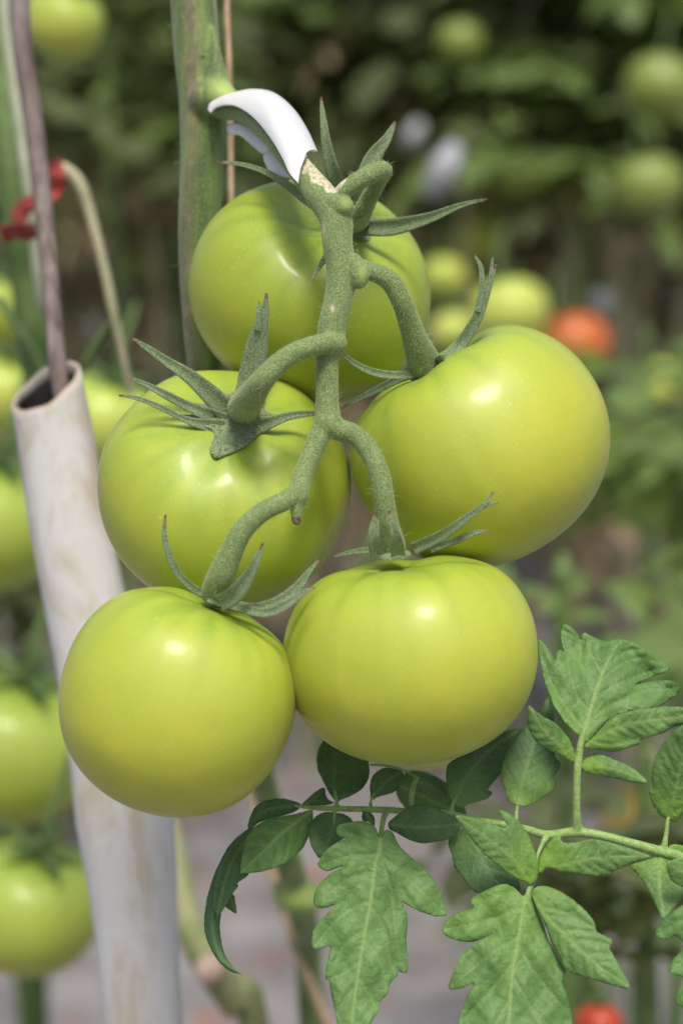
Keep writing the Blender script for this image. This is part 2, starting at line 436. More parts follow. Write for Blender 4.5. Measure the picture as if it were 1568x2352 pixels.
DP = .603
g = Geo()
def pp(x, y, d): return P(x, y, d)
def tp(rows, seg=16, n=7):
    """rows: px, py, radius px, depth"""
    tube(g, [P(r[0], r[1], r[3]) for r in rows], [r[2] * mpp(r[3]) * 1.0 for r in rows], seg, n)
ped = [(484, 236, 34, .676), (520, 243, 31, .668), (568, 258, 28, .656), (618, 300, 28, .640), (664, 356, 29, .627), (702, 404, 31, .617), (738, 450, 36, .609), (770, 500, 38, .605), (775, 560, 35, .603), (784, 630, 34, .602), (776, 690, 33, .601), (763, 750, 33, .600), (757, 800, 33, .600), (752, 822, 28, .600)]
tp(ped)
tp([(752, 815, 26, .600), (751, 880, 26, .600), (751, 935, 28, .600), (754, 972, 33, .599)])
tp([(740, 985, 25, .599), (716, 1040, 24, .597), (695, 1095, 23, .594), (684, 1140, 25, .591), (684, 1152, 20, .591)])
tp([(683, 1140, 22, .591), (681, 1170, 15, .590), (681, 1195, 12, .590)])                                   # dry stub
tp([(684, 1132, 23, .591), (650, 1152, 23, .588), (600, 1178, 23, .585), (556, 1220, 25, .584), (528, 1275, 28, .585), (508, 1325, 33, .587), (498, 1362, 37, fd(5, 498, 1375, -.002, .592))])
tp([(772, 985, 26, .599), (815, 1000, 24, .599), (850, 1040, 24, .597), (873, 1095, 24, .595), (882, 1150, 24, .595), (890, 1205, 26, .597), (900, 1255, 32, .601)])
tp([(770, 788, 27, .598), (730, 792, 24, .594), (680, 808, 24, .591), (636, 838, 25, .589), (598, 880, 28, .590), (572, 916, 34, .600), (556, 944, 39, web_d(556, 944) + .003)])
tp([(800, 612, 26, .603), (850, 622, 22, .602), (895, 645, 24, .603), (922, 690, 25, .605), (940, 740, 26, .609), (955, 785, 31, .613), (975, 835, 40, .619)])
tp([(812, 600, 20, .601), (822, 628, 26, .600), (822, 640, 24, .600)])                                       # knuckles
tp([(765, 462, 24, .604), (788, 474, 25, .602)])
tp([(780, 452, 22, .604), (800, 430, 21, .603), (845, 402, 22, .603), (878, 390, 22, .605), (872, 408, 20, .611), (850, 450, 20, .618), (830, 490, 23, .625), (818, 515, 26, fd(1, 818, 515, -.001, .64))])
V, F = remeshed(g, .00042, 7)
tg = Geo()
def pxy(V):
    uv = (V - np.array(CAMLOC)) @ np.array(CAMROT); return 784 + uv[:, 0] / -uv[:, 2] * FPX, 1176 - uv[:, 1] / -uv[:, 2] * FPX
px, py = pxy(V)
wob = 9 * np.sin(px / 7.3 + py / 11) + 5 * np.sin(px / 3.1)
# woody scar on the upper flank between clip and first knuckle
t_ = ((px - 700) * 85 + (py - 370) * 70) / (85 ** 2 + 70 ** 2); s_ = ((px - 700) * 70 - (py - 370) * 85) / 110
scar = ((t_ > -.15) & (t_ < .92) & (s_ > -22 + wob * .5) ).astype(float) * (px < 795) * (py < 442)
scar = np.maximum(scar, .8 * np.exp(-((px - 763) / 6) ** 2 - ((py - 708) / 10) ** 2)); scar = np.maximum(scar, .6 * np.exp(-((px - 743) / 5) ** 2 - ((py - 530) / 14) ** 2))
brown = (py > 1188) * (py < 1230) * (px > 660) * (px < 705) * 1.0
pale = .7 * np.exp(-((px - 832) / 10) ** 2 - ((py - 634) / 22) ** 2) + .6 * np.exp(-((px - 795) / 12) ** 2 - ((py - 470) / 14) ** 2) + .25 * np.exp(-((px - 757) / 20) ** 2 - ((py - 990) / 20) ** 2)
tg.add(V, F, 0, scar=scar, brown=brown, pale=np.clip(pale, 0, 1))
msk = lambda c, n: 1.0 - .85 * ((pxy(c)[0] < 795) & (pxy(c)[1] < 440))
hairs(tg, V, F, 2.6, .00046, .00005, mask=msk)
hairs(tg, V, F, .20, .0021, .00010, mask=msk, lean=.4)
part('fruit_stalk', tg, [STEM, HAIR], plant)

# ------------------------------------------------------------------ calyxes
def calyx(key, cx, cy, rpx, dd, sepals, label=None):
    t, bvh, c, ax = TS[key]
    g = Geo(); s = mpp(dd)
    # flat star base hugging the fruit: disc of rings laid on the skin
    seg, rings = 28, 5; V = []; 
    q = np.array(ax.to_track_quat('Z', 'Y').to_matrix()); cen = P(cx, cy, dd)
    for i in range(rings + 1):
        for j in range(seg):
            f = 2 * math.pi * j / seg; rr = rpx * s * i / rings * (1 + .18 * math.cos(5 * f + 1))
            V.append(np.array(cen) + q @ np.array([rr * math.cos(f), rr * math.sin(f), 0.0009 - .0012 * (i / rings) ** 2]))
    for j in range(seg):
        f = 2 * math.pi * j / seg; rr = rpx * s * (1 + .18 * math.cos(5 * f + 1))
        V.append(np.array(cen) + q @ np.array([rr * math.cos(f), rr * math.sin(f), -.0015]))
    F = [(i * seg + j, i * seg + (j + 1) % seg, (i + 1) * seg + (j + 1) % seg, (i + 1) * seg + j) for i in range(rings + 1) for j in range(seg)]
    g.add(np.array(V), F, 0); hairs(g, np.array(V), F, 1.2, .0004, .00005)
    cal = part('calyx', g, [SEPAL, HAIR], t)
    for sp in sepals:
        kw = dict(sp[1]) if isinstance(sp, tuple) else {}
        rows = sp[0] if isinstance(sp, tuple) else sp
        kw.setdefault('tom', bvh)
        part('sepal', sepal(rows, **kw), [SEPAL, HAIR], cal)
    return cal
def z2(rows): return [(c2(x, y)[0], c2(x, y)[1], w * .3866, d if d > .6135 else d + .012) for x, y, w, d in rows]
calyx(2, 552, 966, 50, dc - .0004, [
    z2([(213, 343, 12, .598), (300, 400, 38, .599), (430, 490, 62, .601), (560, 575, 88, .603), (690, 690, 120, .606), (800, 800, 130, dc), (850, 850, 90, dc)]),
    z2([(178, 574, 12, .600), (300, 622, 34, .601), (430, 690, 52, .603), (540, 745, 56, .605), (640, 790, 80, .606), (760, 840, 110, dc)]),
    z2([(135, 686, 12, .601), (240, 700, 26, .602), (380, 755, 34, .603), (500, 815, 36, .604), (600, 850, 60, .605), (760, 880, 110, dc)]),
    (z2([(1012, 78, 12, .603), (1004, 170, 50, .604), (975, 290, 92, .605), (950, 420, 140, .607), (915, 600, 150, .609), (880, 760, 130, dc)]), dict(cup=.25)),
    z2([(968, 125, 8, .6035), (965, 190, 26, .6035), (960, 300, 40, .6045)]),
    z2([(1330, 792, 20, .606), (1230, 795, 42, .606), (1130, 812, 52, .606), (1040, 845, 72, .606), (930, 880, 120, dc), (870, 880, 80, dc)]),
    (z2([(708, 1062, 16, .600), (722, 1040, 50, .600), (745, 1010, 90, .601), (790, 960, 130, .602), (840, 900, 120, dc)]), dict(cup=.05, tipn=.2)),
])
WEB = [(540, 565), (640, 600), (720, 655), (800, 676), (862, 620), (890, 530), (950, 505), (1018, 520), (1012, 640), (1003, 770), (1060, 796), (1110, 812), (1040, 850), (990, 895), (930, 950), (860, 1000), (790, 1030), (728, 1050), (694, 1040), (680, 990), (703, 930), (688, 886), (620, 862), (540, 835), (490, 800), (560, 800), (602, 796), (545, 765), (490, 725), (570, 728), (640, 735), (650, 700), (600, 640)]
calB = [o for o in TS[2][0].children if o.name.startswith('calyx')][0]
d1 = fd(1, 815, 515, 0, .64)
calyx(1, 822, 517, 46, d1 - .0005, [
    [(492, 371, 4, .640), (550, 376, 10, .638), (610, 394, 14, .636), (665, 428, 20, .635), (715, 465, 26, .636), (790, 510, 30, d1)],
    [(737, 221, 5, .628), (743, 280, 16, .628), (752, 345, 26, .630), (768, 405, 36, .634), (800, 480, 44, d1)],
    [(908, 276, 5, .636), (888, 318, 22, .636), (856, 362, 38, .637), (838, 420, 46, .638), (825, 490, 44, d1)],
    [(1118, 457, 5, .622), (1060, 470, 13, .624), (985, 500, 26, .628), (905, 520, 40, .634), (850, 522, 38, .638), (815, 520, 30, d1)],
    [(712, 649, 4, .612), (735, 610, 12, .613), (765, 565, 18, .616), (800, 530, 24, d1)],
])
d3 = .624
calyx(3, 975, 846, 36, .6225, [
    [(1141, 600, 4, .610), (1124, 650, 15, .611), (1100, 720, 24, .613), (1065, 780, 30, .616), (1020, 828, 34, .619), (975, 848, 30, .622)],
    [(1087, 584, 4, .6105), (1104, 612, 11, .6105), (1106, 660, 13, .6115), (1096, 715, 15, .6125)],
    [(1131, 587, 3, .611), (1129, 612, 8, .6115), (1124, 650, 10, .6115)],
    ([(778, 806, 10, .612), (820, 838, 15, .612), (870, 858, 19, .613), (930, 861, 20, .616), (985, 850, 22, .621)], dict(tom=None, tipn=.03)),
    ([(783, 938, 6, .630), (830, 912, 13, .630), (875, 890, 18, .630), (920, 868, 20, .628), (965, 855, 20, .624)], dict(tom=None)),
])
calyx(4, 903, 1270, 34, .600, [
    ([(864, 1178, 5, .585), (860, 1205, 22, .585), (858, 1240, 28, .586), (866, 1275, 32, .590)], dict(tipn=.2)),
    ([(893, 1174, 5, .583), (901, 1205, 17, .583), (911, 1240, 27, .585), (914, 1276, 34, .590)], dict(tipn=.2)),
    ([(1133, 1130, 4, .584), (1112, 1158, 11, .584), (1070, 1190, 18, .586), (1015, 1230, 26, .590), (950, 1260, 30, .598)], dict(tipn=.12)),
    [(1143, 1155, 4, .584), (1125, 1158, 8, .584), (1100, 1168, 11, .585)],
    ([(1125, 1220, 4, .588), (1090, 1223, 12, .588), (1050, 1240, 18, .591), (990, 1262, 18, .598)], dict(tipn=.12)),
    [(768, 1278, 6, .606), (810, 1268, 12, .604), (850, 1264, 16, .602), (890, 1270, 16, .600)],
])
calyx(5, 506, 1376, 34, .592, [
    [(380, 1182, 4, .585), (377, 1225, 12, .586), (388, 1275, 16, .587), (412, 1322, 18, .589), (450, 1356, 20, .592), (490, 1372, 20, .594)],
    ([(604, 1247, 5, .575), (590, 1285, 18, .575), (570, 1325, 30, .577), (540, 1365, 42, .580), (505, 1386, 40, .586)], dict(tipn=.14)),
    [(735, 1283, 4, .585), (708, 1315, 14, .585), (680, 1352, 24, .585), (635, 1385, 28, .585), (580, 1398, 26, .586), (520, 1388, 28, .590)],
    [(722, 1350, 4, .578), (695, 1362, 13, .578), (655, 1390, 22, .578), (610, 1408, 22, .580), (560, 1398, 22, .584), (520, 1386, 22, .590)],
])

# (the web of the facing calyx is filled in below, once the outline filler exists)
# ------------------------------------------------------------------ white truss clip
cm = M('white_clip_plastic', .33, .5); cm.col((.64, .64, .625)); cm.set(Subsurface_Weight=.25, Subsurface_Scale=.002)
cm.b.inputs['Subsurface Radius'].default_value = (1, 1, 1); cm.bump(cm.noise(300, 3), .0002, .3); CLIP = cm.m
up = cr([(476, 252, .663), (482, 236, .663), (506, 222, .664), (545, 210, .662), (588, 203, .657), (632, 213, .650), (674, 248, .641), (706, 296, .632), (729, 346, .624)], 6)
lo = cr([(483, 258, .661), (493, 248, .660), (512, 240, .656), (543, 243, .649), (583, 270, .638), (622, 318, .625), (648, 362, .616), (664, 396, .610), (683, 418, .606)], 6)
K = 9; V = []
for a, b in zip(up, lo):
    A = np.array(P(*a)); B = np.array(P(*b)); mid = np.array(P((a[0] + b[0]) / 2, (a[1] + b[1]) / 2, 1.0)) - np.array(CAMLOC); mid /= np.linalg.norm(mid)
    w = np.linalg.norm(A - B)
    n = np.cross(B - A, np.array(P(up[-1][0], up[-1][1], up[-1][2])) - np.array(P(up[0][0], up[0][1], up[0][2]))); n /= np.linalg.norm(n)
    if n.dot(mid) > 0: n = -n
    for k in range(K):
        t = k / (K - 1); V.append(A + (B - A) * t + n * w * .12 * 4 * t * (1 - t))
m = len(up)
V = np.array(V)
# the lower right end is notched between its corner and its pointed hook
F = [(i * K + k, i * K + k + 1, (i + 1) * K + k + 1, (i + 1) * K + k) for i in range(m - 1) for k in range(K - 1)]
ct = thing('truss_clip', P(600, 300, .65), 'white plastic truss clip arched over the fruit stalk beside the vine', 'plant clip')
endw = np.zeros(m * K)
for k in range(K):   # concave end edge
    t = k / (K - 1); V[(m - 1) * K + k] += (V[(m - 3) * K + k] - V[(m - 1) * K + k]) * .55 * math.sin(math.pi * t)
cg = Geo(); cg.add(V, F, 0)
o = part('top_strap', cg, CLIP, ct, .0008)
bv = o.modifiers.new('edge', 'BEVEL'); bv.width = .0003; bv.segments = 2; bv.limit_method = 'ANGLE'; bv.angle_limit = R(50)

# ------------------------------------------------------------------ flat outlines filled and bent: leaflets, clip flanges
def inside(poly, pts):
    x, y = pts[:, 0], pts[:, 1]; c = np.zeros(len(pts), bool); n = len(poly)
    for i in range(n):
        x0, y0 = poly[i]; x1, y1 = poly[(i + 1) % n]
        if y0 == y1: continue
        k = ((y0 > y) != (y1 > y)) & (x < (x1 - x0) * (y - y0) / (y1 - y0) + x0); c ^= k
    return c
def segdist(pts, line):
    best = np.full(len(pts), 1e9); tt = np.zeros(len(pts)); ss = np.zeros(len(pts)); acc = 0.
    L = np.linalg.norm(np.diff(line, axis=0), axis=1); tot = L.sum()
    for i in range(len(line) - 1):
        a, b = line[i], line[i + 1]; ab = b - a; l2 = ab.dot(ab) + 1e-9
        t = np.clip(((pts - a) @ ab) / l2, 0, 1); d = np.linalg.norm(pts - (a + t[:, None] * ab), axis=1)
        cr_ = ab[0] * (pts[:, 1] - a[1]) - ab[1] * (pts[:, 0] - a[0]); k = d < best
        best = np.where(k, d, best); tt = np.where(k, (acc + t * L[i]) / tot, tt); ss = np.where(k, np.sign(cr_), ss); acc += L[i]
    return best, tt, ss

def leaflet(out, mid, veins, d0, d1, fold=.25, curl=0., wave=.0006, sp=5.0, puck=.00035, seed=0, auto=0, smooth=5, pale=0., plain=False, serr=1.0, dfun=None):
    rr = np.random.RandomState(seed)
    poly = cr(out, smooth, True)
    # resample boundary
    Pn = len(poly); seg = np.linalg.norm(np.roll(poly, -1, 0) - poly, axis=1); cum = np.concatenate([[0], np.cumsum(seg)]); tot = cum[-1]
    nb = max(24, int(tot / sp)); q = np.linspace(0, tot, nb, endpoint=False)
    cl = np.concatenate([poly, poly[:1]]); B = np.stack([np.interp(q, cum, cl[:, 0]), np.interp(q, cum, cl[:, 1])], 1)
    if not plain: B += rr.randn(nb, 2) * .35 * serr
    x0, y0 = B.min(0); x1, y1 = B.max(0)
    gx, gy = np.meshgrid(np.arange(x0, x1, sp), np.arange(y0, y1, sp * .866)); gx = gx + (np.arange(gx.shape[0]) % 2)[:, None] * sp / 2
    G = np.stack([gx.ravel(), gy.ravel()], 1); G += rr.randn(*G.shape) * .3
    G = G[inside(B, G)]; db, _, _ = segdist(G, np.concatenate([B, B[:1]])); G = G[db > sp * .55]
    pts = np.concatenate([B, G])
    r = delaunay_2d_cdt([Vector(p) for p in pts], [(i, (i + 1) % nb) for i in range(nb)], [], 1, 1e-4)
    pts = np.array([list(v) for v in r[0]]); tris = [tuple(t)[::-1] for t in r[2]]
    mid = cr(mid, 5); dm, t, sg = segdist(pts, mid)
    dedge, _, _ = segdist(pts, np.concatenate([B, B[:1]]))
    vl = [cr(np.array(v, float), 4) for v in veins]
    if auto:
        Lm = np.linalg.norm(np.diff(mid, axis=0), axis=1).sum()
        for k in range(auto):
            for sd in (1, -1):
                tt = .08 + .80 * (k + (.25 if sd > 0 else .6)) / auto; i = int(tt * (len(mid) - 2)); a = mid[i]; di = mid[i + 1] - mid[i]; di /= np.linalg.norm(di)
                nn = np.array([-di[1], di[0]]) * sd; p = a.copy(); ln = [p.copy()]
                for stp in range(40):
                    w = min(1, stp / 14); dr = di * (.75 + .6 * w) + nn * (1 - .35 * w); dr /= np.linalg.norm(dr); p = p + dr * 6
                    if not inside(B, p[None])[0]: break
                    ln.append(p.copy())
                if len(ln) > 3: vl.append(np.array(ln))
    dv = np.full(len(pts), 1e9)
    for v in vl:
        d_, tv, _ = segdist(pts, v); d_ = d_ + 1.5 * tv; dv = np.minimum(dv, d_)
    s0 = mpp(d0)
    dd = d0 + (d1 - d0) * t + fold * dm * s0 + curl * t * t
    if dfun is not None: dd = dfun(pts[:, 0], pts[:, 1])
    vd = np.minimum(dv, dm * .8)
    if not plain:
        h = puck * (1 - np.exp(-(vd / 9.0) ** 1.5)) * np.clip(dedge / 10, .1, 1)   # cushions between the veins
        h = h * (1 + .35 * np.sin(pts[:, 0] / 6.1 + seed) * np.sin(pts[:, 1] / 7.3))
        dd = dd - h + wave * np.sin(pts[:, 0] / 17 + seed * 1.7) * np.cos(pts[:, 1] / 23 + seed) * np.clip(dm / 40, 0, 1)
    V = Parr(pts, dd)
    ve = np.maximum(np.exp(-(dm / (4.6 * (1 - .65 * t))) ** 2) * .95, np.exp(-(dv / 2.6) ** 2) * .42)
    pl = pale * np.clip(1 - t * 2.2, 0, 1)
    g = Geo()
    if plain: g.add(V, tris, 0)
    else: g.add(V, tris, 0, vein=np.clip(ve, 0, 1), pale=pl)
    if not plain:
        # short edge and surface down
        E = V[:0]
        hairs(g, V, tris, .14, .00035, .00004, mi=1, lean=.6)
    return g

wpoly = [c2(*p) for p in WEB]; wc = c2(850, 830)
wg = leaflet(wpoly, [wpoly[0], wc, wpoly[17]], [], .6, .6, plain=True, sp=3.2, smooth=4, dfun=lambda x, y: np.minimum(web_d(x, y), np.array([(front(TS[2][1], a_, b_) or 9) - .0012 for a_, b_ in zip(x, y)])) - .0006 * np.exp(-(((x - wc[0]) ** 2 + (y - wc[1]) ** 2) / 45 ** 2)) + .0004 * np.sin(x / 9) * np.cos(y / 7))
hairs(wg, np.concatenate(wg.v), wg.f, .8, .0004, .00005, mi=1)
part('calyx_web', wg, [SEPAL, HAIR], calB, .0007)
for out in ([(520, 290), (540, 280), (575, 290), (606, 315), (624, 338), (604, 353), (574, 329), (548, 309), (526, 306)],
            [(604, 358), (626, 343), (658, 376), (670, 406), (645, 404), (620, 396)]):
    o = part('lower_strap', leaflet(out, [out[0], out[len(out) // 2]], [], .664 if out[0][0] < 560 else .644, .648 if out[0][0] < 560 else .634, fold=.2, plain=True, sp=6, smooth=3), CLIP, ct, .0009)

# ------------------------------------------------------------------ the compound leaf under the fruit
def C4(l): return [c4(*p) for p in l]
def C5(l): return [c5(*p) for p in l]
lf = thing('tomato_leaf', P(1640, 2010, .600), 'large green compound tomato leaf with jagged leaflets below the bottom fruit', 'leaf')
g = Geo()
rows = [c4(600, 505) + (4, .634), c4(720, 518) + (6, .632), c4(850, 522) + (7, .629), c4(1000, 525) + (7.5, .626), c4(1150, 530) + (8, .623), c4(1300, 540) + (8, .620),
        c5(150, 1165) + (8, .614), c5(300, 1200) + (8.5, .611), c5(470, 1228) + (9, .609), c5(600, 1255) + (9.5, .607), c5(720, 1287) + (11, .605), c5(870, 1272) + (12, .603),
        c5(1000, 1285) + (11, .602), c5(1200, 1335) + (11, .601), c5(1380, 1385) + (12, .600), c5(1480, 1415) + (12, .600), (1640, 2020, 13, .600), (1760, 2050, 15, .602)]
tp(rows, 12)
def pet(rows): tp(rows, 10)
pet([c5(895, 1262) + (13, .603), c5(888, 1215) + (10, .602), c5(884, 1100) + (9, .601), c5(888, 950) + (9, .600), c5(896, 850) + (9.5, .600), c5(910, 760) + (8, .600), c5(930, 690) + (6, .600)])
pet([c5(712, 1300) + (9, .602), c5(690, 1340) + (6, .599), c5(662, 1410) + (5, .597), c5(650, 1500) + (6, .596), c5(620, 1590) + (7, .595), c5(600, 1650) + (6, .594)])
pet([c5(1378, 1370) + (9, .600), c5(1390, 1290) + (6, .600), c5(1402, 1190) + (5, .600)])
pet([c5(540, 1230) + (7, .609), c5(545, 1160) + (5, .611), c5(556, 1080) + (4, .612)])
pet([c5(175, 1165) + (7, .615), c5(185, 1110) + (5, .617), c5(205, 1060) + (4, .618)])
pet([c4(1140, 530) + (8, .622), c4(1118, 590) + (7, .617), c4(1104, 680) + (6, .612), c4(1092, 760) + (5, .608)])
pet([c4(1285, 520) + (6, .622), c4(1285, 440) + (7, .623), c4(1305, 360) + (6, .624), c4(1325, 340) + (4, .625)])
pet([c4(1045, 515) + (5, .627), c4(1047, 470) + (4, .628), c4(1065, 430) + (3, .628)])
pet([c4(848, 515) + (6, .629), c4(845, 480) + (5, .630), c4(835, 420) + (4, .631)])
pet([c4(1040, 265) + (3, .634), c4(1120, 268) + (4, .632), c4(1220, 290) + (4, .629), c4(1310, 335) + (4, .626)])
pet([c4(838, 525) + (5, .628), c4(832, 570) + (4, .627), c4(828, 620) + (3, .626)])
V, F = remeshed(g, .00042, 4)
lm = M('leaf_stalk', .6, .35)
n_ = lm.noise(500, 4, .6); lm.col(lm.mix(lm.ramp(lm.noise(2000, 2), [(.55, (0, 0, 0)), (.7, (.5, .5, .5))]), lm.ramp(n_, [(.35, (.15, .26, .055)), (.65, (.27, .40, .12))]), (.42, .5, .26)))
lm.set(Sheen_Weight=.2); lm.bump(n_, .0003, .5); LSTALK = lm.m
rg = Geo(); rg.add(V, F, 0); hairs(rg, V, F, 1.2, .00040, .00005); hairs(rg, V, F, .05, .0016, .00005)
part('leaf_stalk', rg, [LSTALK, HAIR], lf)

def lfl(g, mat=LEAF): return part('leaflet', g, [mat, HAIR], lf, .00022)
A = C4([(1098, 690), (1088, 665), (1060, 620), (1000, 593), (930, 600), (862, 616), (842, 650), (858, 684), (900, 697), (850, 718), (790, 760), (748, 815), (738, 860), (790, 887), (855, 868), (888, 862), (820, 895),
        (755, 955), (718, 1010), (712, 1085), (760, 1104), (815, 1093), (842, 1082), (795, 1130), (738, 1190), (706, 1250), (704, 1338), (755, 1342), (806, 1325), (795, 1400), (780, 1460), (783, 1522), (800, 1528), (818, 1620),
        (842, 1740), (860, 1830), (900, 1920), (940, 1985), (985, 1900), (1040, 1790), (1092, 1702), (1100, 1655), (1140, 1612), (1158, 1550), (1202, 1502), (1205, 1476), (1256, 1482), (1262, 1400), (1254, 1280), (1262, 1180), (1246, 1110), (1232, 1072),
        (1300, 1108), (1400, 1148), (1455, 1152), (1492, 1140), (1472, 1060), (1438, 970), (1380, 900), (1300, 820), (1240, 768), (1196, 710), (1168, 655), (1125, 650), (1112, 690)])
lfl(leaflet(A, C4([(1104, 670), (1095, 770), (1070, 850), (1045, 1050), (1010, 1250), (970, 1500), (935, 1780), (940, 1980)]),
    [C4(l) for l in [[(1100, 730), (980, 690), (870, 650)], [(1092, 790), (930, 800), (760, 850)], [(1066, 890), (900, 940), (730, 1070)], [(1040, 1060), (870, 1150), (720, 1320)], [(1010, 1230), (900, 1310), (800, 1480)],
     [(980, 1410), (900, 1480), (800, 1520)], [(958, 1560), (890, 1640), (850, 1730)], [(1098, 790), (1290, 960), (1480, 1135)], [(1102, 800), (1165, 1000), (1190, 1260), (1245, 1465)], [(1040, 1080), (1130, 1230), (1150, 1400), (1190, 1490)],
     [(1005, 1280), (1100, 1420), (1140, 1600)], [(970, 1500), (1040, 1620), (1085, 1700)], [(1150, 860), (1260, 900), (1370, 900)], [(1200, 920), (1230, 1000), (1300, 1100)]]],
    .606, .588, fold=.10, wave=.001, seed=1, puck=.0005, sp=4.6))
lfl(leaflet(C4([(705, 528), (690, 530), (600, 553), (500, 575), (420, 595), (360, 635), (318, 690), (298, 760), (286, 850), (283, 900), (283, 900), (340, 900), (430, 885), (530, 850), (600, 800), (655, 740), (690, 660), (708, 585)]),
    C4([(700, 535), (610, 600), (520, 672), (400, 790), (288, 897)]), [], .630, .612, fold=.12, seed=2, auto=4), LEAF)
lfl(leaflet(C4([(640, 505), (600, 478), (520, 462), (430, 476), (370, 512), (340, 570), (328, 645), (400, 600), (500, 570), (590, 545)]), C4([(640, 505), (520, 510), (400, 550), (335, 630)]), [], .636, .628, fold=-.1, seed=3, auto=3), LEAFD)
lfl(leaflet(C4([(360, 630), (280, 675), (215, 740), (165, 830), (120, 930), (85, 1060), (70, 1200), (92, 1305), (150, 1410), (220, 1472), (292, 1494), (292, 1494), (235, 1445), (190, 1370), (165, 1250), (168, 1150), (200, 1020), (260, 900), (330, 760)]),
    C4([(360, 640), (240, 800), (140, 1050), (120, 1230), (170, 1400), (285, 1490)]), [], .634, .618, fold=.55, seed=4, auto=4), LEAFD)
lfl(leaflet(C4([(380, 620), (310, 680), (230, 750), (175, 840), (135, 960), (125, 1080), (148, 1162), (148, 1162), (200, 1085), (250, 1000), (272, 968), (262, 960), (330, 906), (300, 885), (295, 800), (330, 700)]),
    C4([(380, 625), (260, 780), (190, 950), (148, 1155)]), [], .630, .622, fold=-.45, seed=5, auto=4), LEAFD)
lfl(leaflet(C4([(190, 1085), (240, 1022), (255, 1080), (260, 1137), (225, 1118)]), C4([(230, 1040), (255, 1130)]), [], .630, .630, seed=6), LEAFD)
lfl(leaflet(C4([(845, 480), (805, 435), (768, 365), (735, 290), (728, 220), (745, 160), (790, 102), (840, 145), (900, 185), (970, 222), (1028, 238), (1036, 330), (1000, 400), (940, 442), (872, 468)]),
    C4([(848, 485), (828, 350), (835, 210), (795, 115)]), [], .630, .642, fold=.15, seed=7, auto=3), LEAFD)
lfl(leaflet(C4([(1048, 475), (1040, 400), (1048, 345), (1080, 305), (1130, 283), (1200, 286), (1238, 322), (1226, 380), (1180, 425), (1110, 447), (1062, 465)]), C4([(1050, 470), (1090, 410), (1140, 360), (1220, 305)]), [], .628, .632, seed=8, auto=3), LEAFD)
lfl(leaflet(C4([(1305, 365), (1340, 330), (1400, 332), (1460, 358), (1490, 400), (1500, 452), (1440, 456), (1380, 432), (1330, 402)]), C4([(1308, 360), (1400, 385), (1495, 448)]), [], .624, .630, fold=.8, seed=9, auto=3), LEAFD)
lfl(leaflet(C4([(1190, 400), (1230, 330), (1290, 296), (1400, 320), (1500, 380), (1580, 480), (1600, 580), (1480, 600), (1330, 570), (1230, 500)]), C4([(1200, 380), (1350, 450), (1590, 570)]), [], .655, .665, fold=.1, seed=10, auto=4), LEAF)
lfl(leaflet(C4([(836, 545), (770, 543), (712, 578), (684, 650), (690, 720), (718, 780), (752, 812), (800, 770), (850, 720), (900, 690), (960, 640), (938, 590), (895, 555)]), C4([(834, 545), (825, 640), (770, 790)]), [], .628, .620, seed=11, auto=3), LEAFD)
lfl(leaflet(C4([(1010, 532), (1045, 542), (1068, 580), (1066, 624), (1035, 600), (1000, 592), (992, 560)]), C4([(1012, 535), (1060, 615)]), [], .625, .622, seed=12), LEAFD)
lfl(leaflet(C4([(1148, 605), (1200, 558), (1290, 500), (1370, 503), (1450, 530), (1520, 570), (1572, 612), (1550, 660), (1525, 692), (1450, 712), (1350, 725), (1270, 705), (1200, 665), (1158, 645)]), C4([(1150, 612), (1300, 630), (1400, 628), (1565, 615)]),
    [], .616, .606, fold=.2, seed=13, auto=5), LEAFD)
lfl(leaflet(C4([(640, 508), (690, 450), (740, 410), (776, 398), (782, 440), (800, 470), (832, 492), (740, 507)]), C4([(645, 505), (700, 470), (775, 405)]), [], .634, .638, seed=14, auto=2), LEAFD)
# right half
lfl(leaflet(C5([(905, 728), (870, 702), (822, 655), (790, 604), (758, 560), (730, 490), (704, 420), (690, 355), (666, 255), (668, 172), (712, 215), (745, 262), (766, 300), (768, 262), (790, 236), (816, 248), (798, 190), (794, 112), (818, 90), (860, 112), (898, 158), (913, 186), (914, 152),
    (935, 142), (980, 165), (1050, 190), (1110, 178), (1148, 180), (1200, 195), (1250, 225), (1300, 260), (1362, 294), (1412, 336), (1395, 362), (1340, 382), (1280, 405), (1215, 438), (1300, 416), (1400, 410), (1450, 425), (1467, 452), (1455, 492), (1410, 520),
    (1362, 555), (1290, 572), (1200, 582), (1100, 612), (1050, 650), (1015, 690), (980, 735), (930, 760)]),
    C5([(905, 760), (940, 650), (985, 500), (1040, 350), (1090, 240), (1145, 185)]),
    [C5(l) for l in [[(925, 690), (820, 560), (730, 400), (675, 210)], [(958, 590), (880, 480), (840, 330), (815, 120)], [(985, 490), (930, 380), (905, 300), (920, 170)], [(940, 650), (1100, 540), (1250, 480), (1450, 450)],
     [(975, 530), (1120, 430), (1280, 370), (1400, 340)], [(1010, 420), (1120, 330), (1250, 280), (1350, 300)], [(1035, 360), (1110, 280), (1190, 240), (1250, 235)], [(1030, 370), (980, 290), (960, 200)], [(950, 650), (1050, 620), (1150, 590)]]],
    .600, .618, fold=.12, curl=.004, wave=.0014, seed=20, puck=.0007, pale=.35, sp=4.6))
lfl(leaflet(C5([(930, 795), (935, 770), (985, 725), (1040, 668), (1110, 612), (1200, 582), (1300, 566), (1400, 560), (1486, 562), (1590, 580), (1600, 620), (1500, 660), (1430, 676), (1370, 712), (1262, 742), (1240, 772), (1180, 792), (1110, 817), (1040, 812), (985, 803)]),
    C5([(930, 792), (1050, 702), (1200, 655), (1350, 630), (1590, 600)]), [], .598, .590, fold=.15, wave=.001, seed=21, auto=7, puck=.0008, pale=.5))
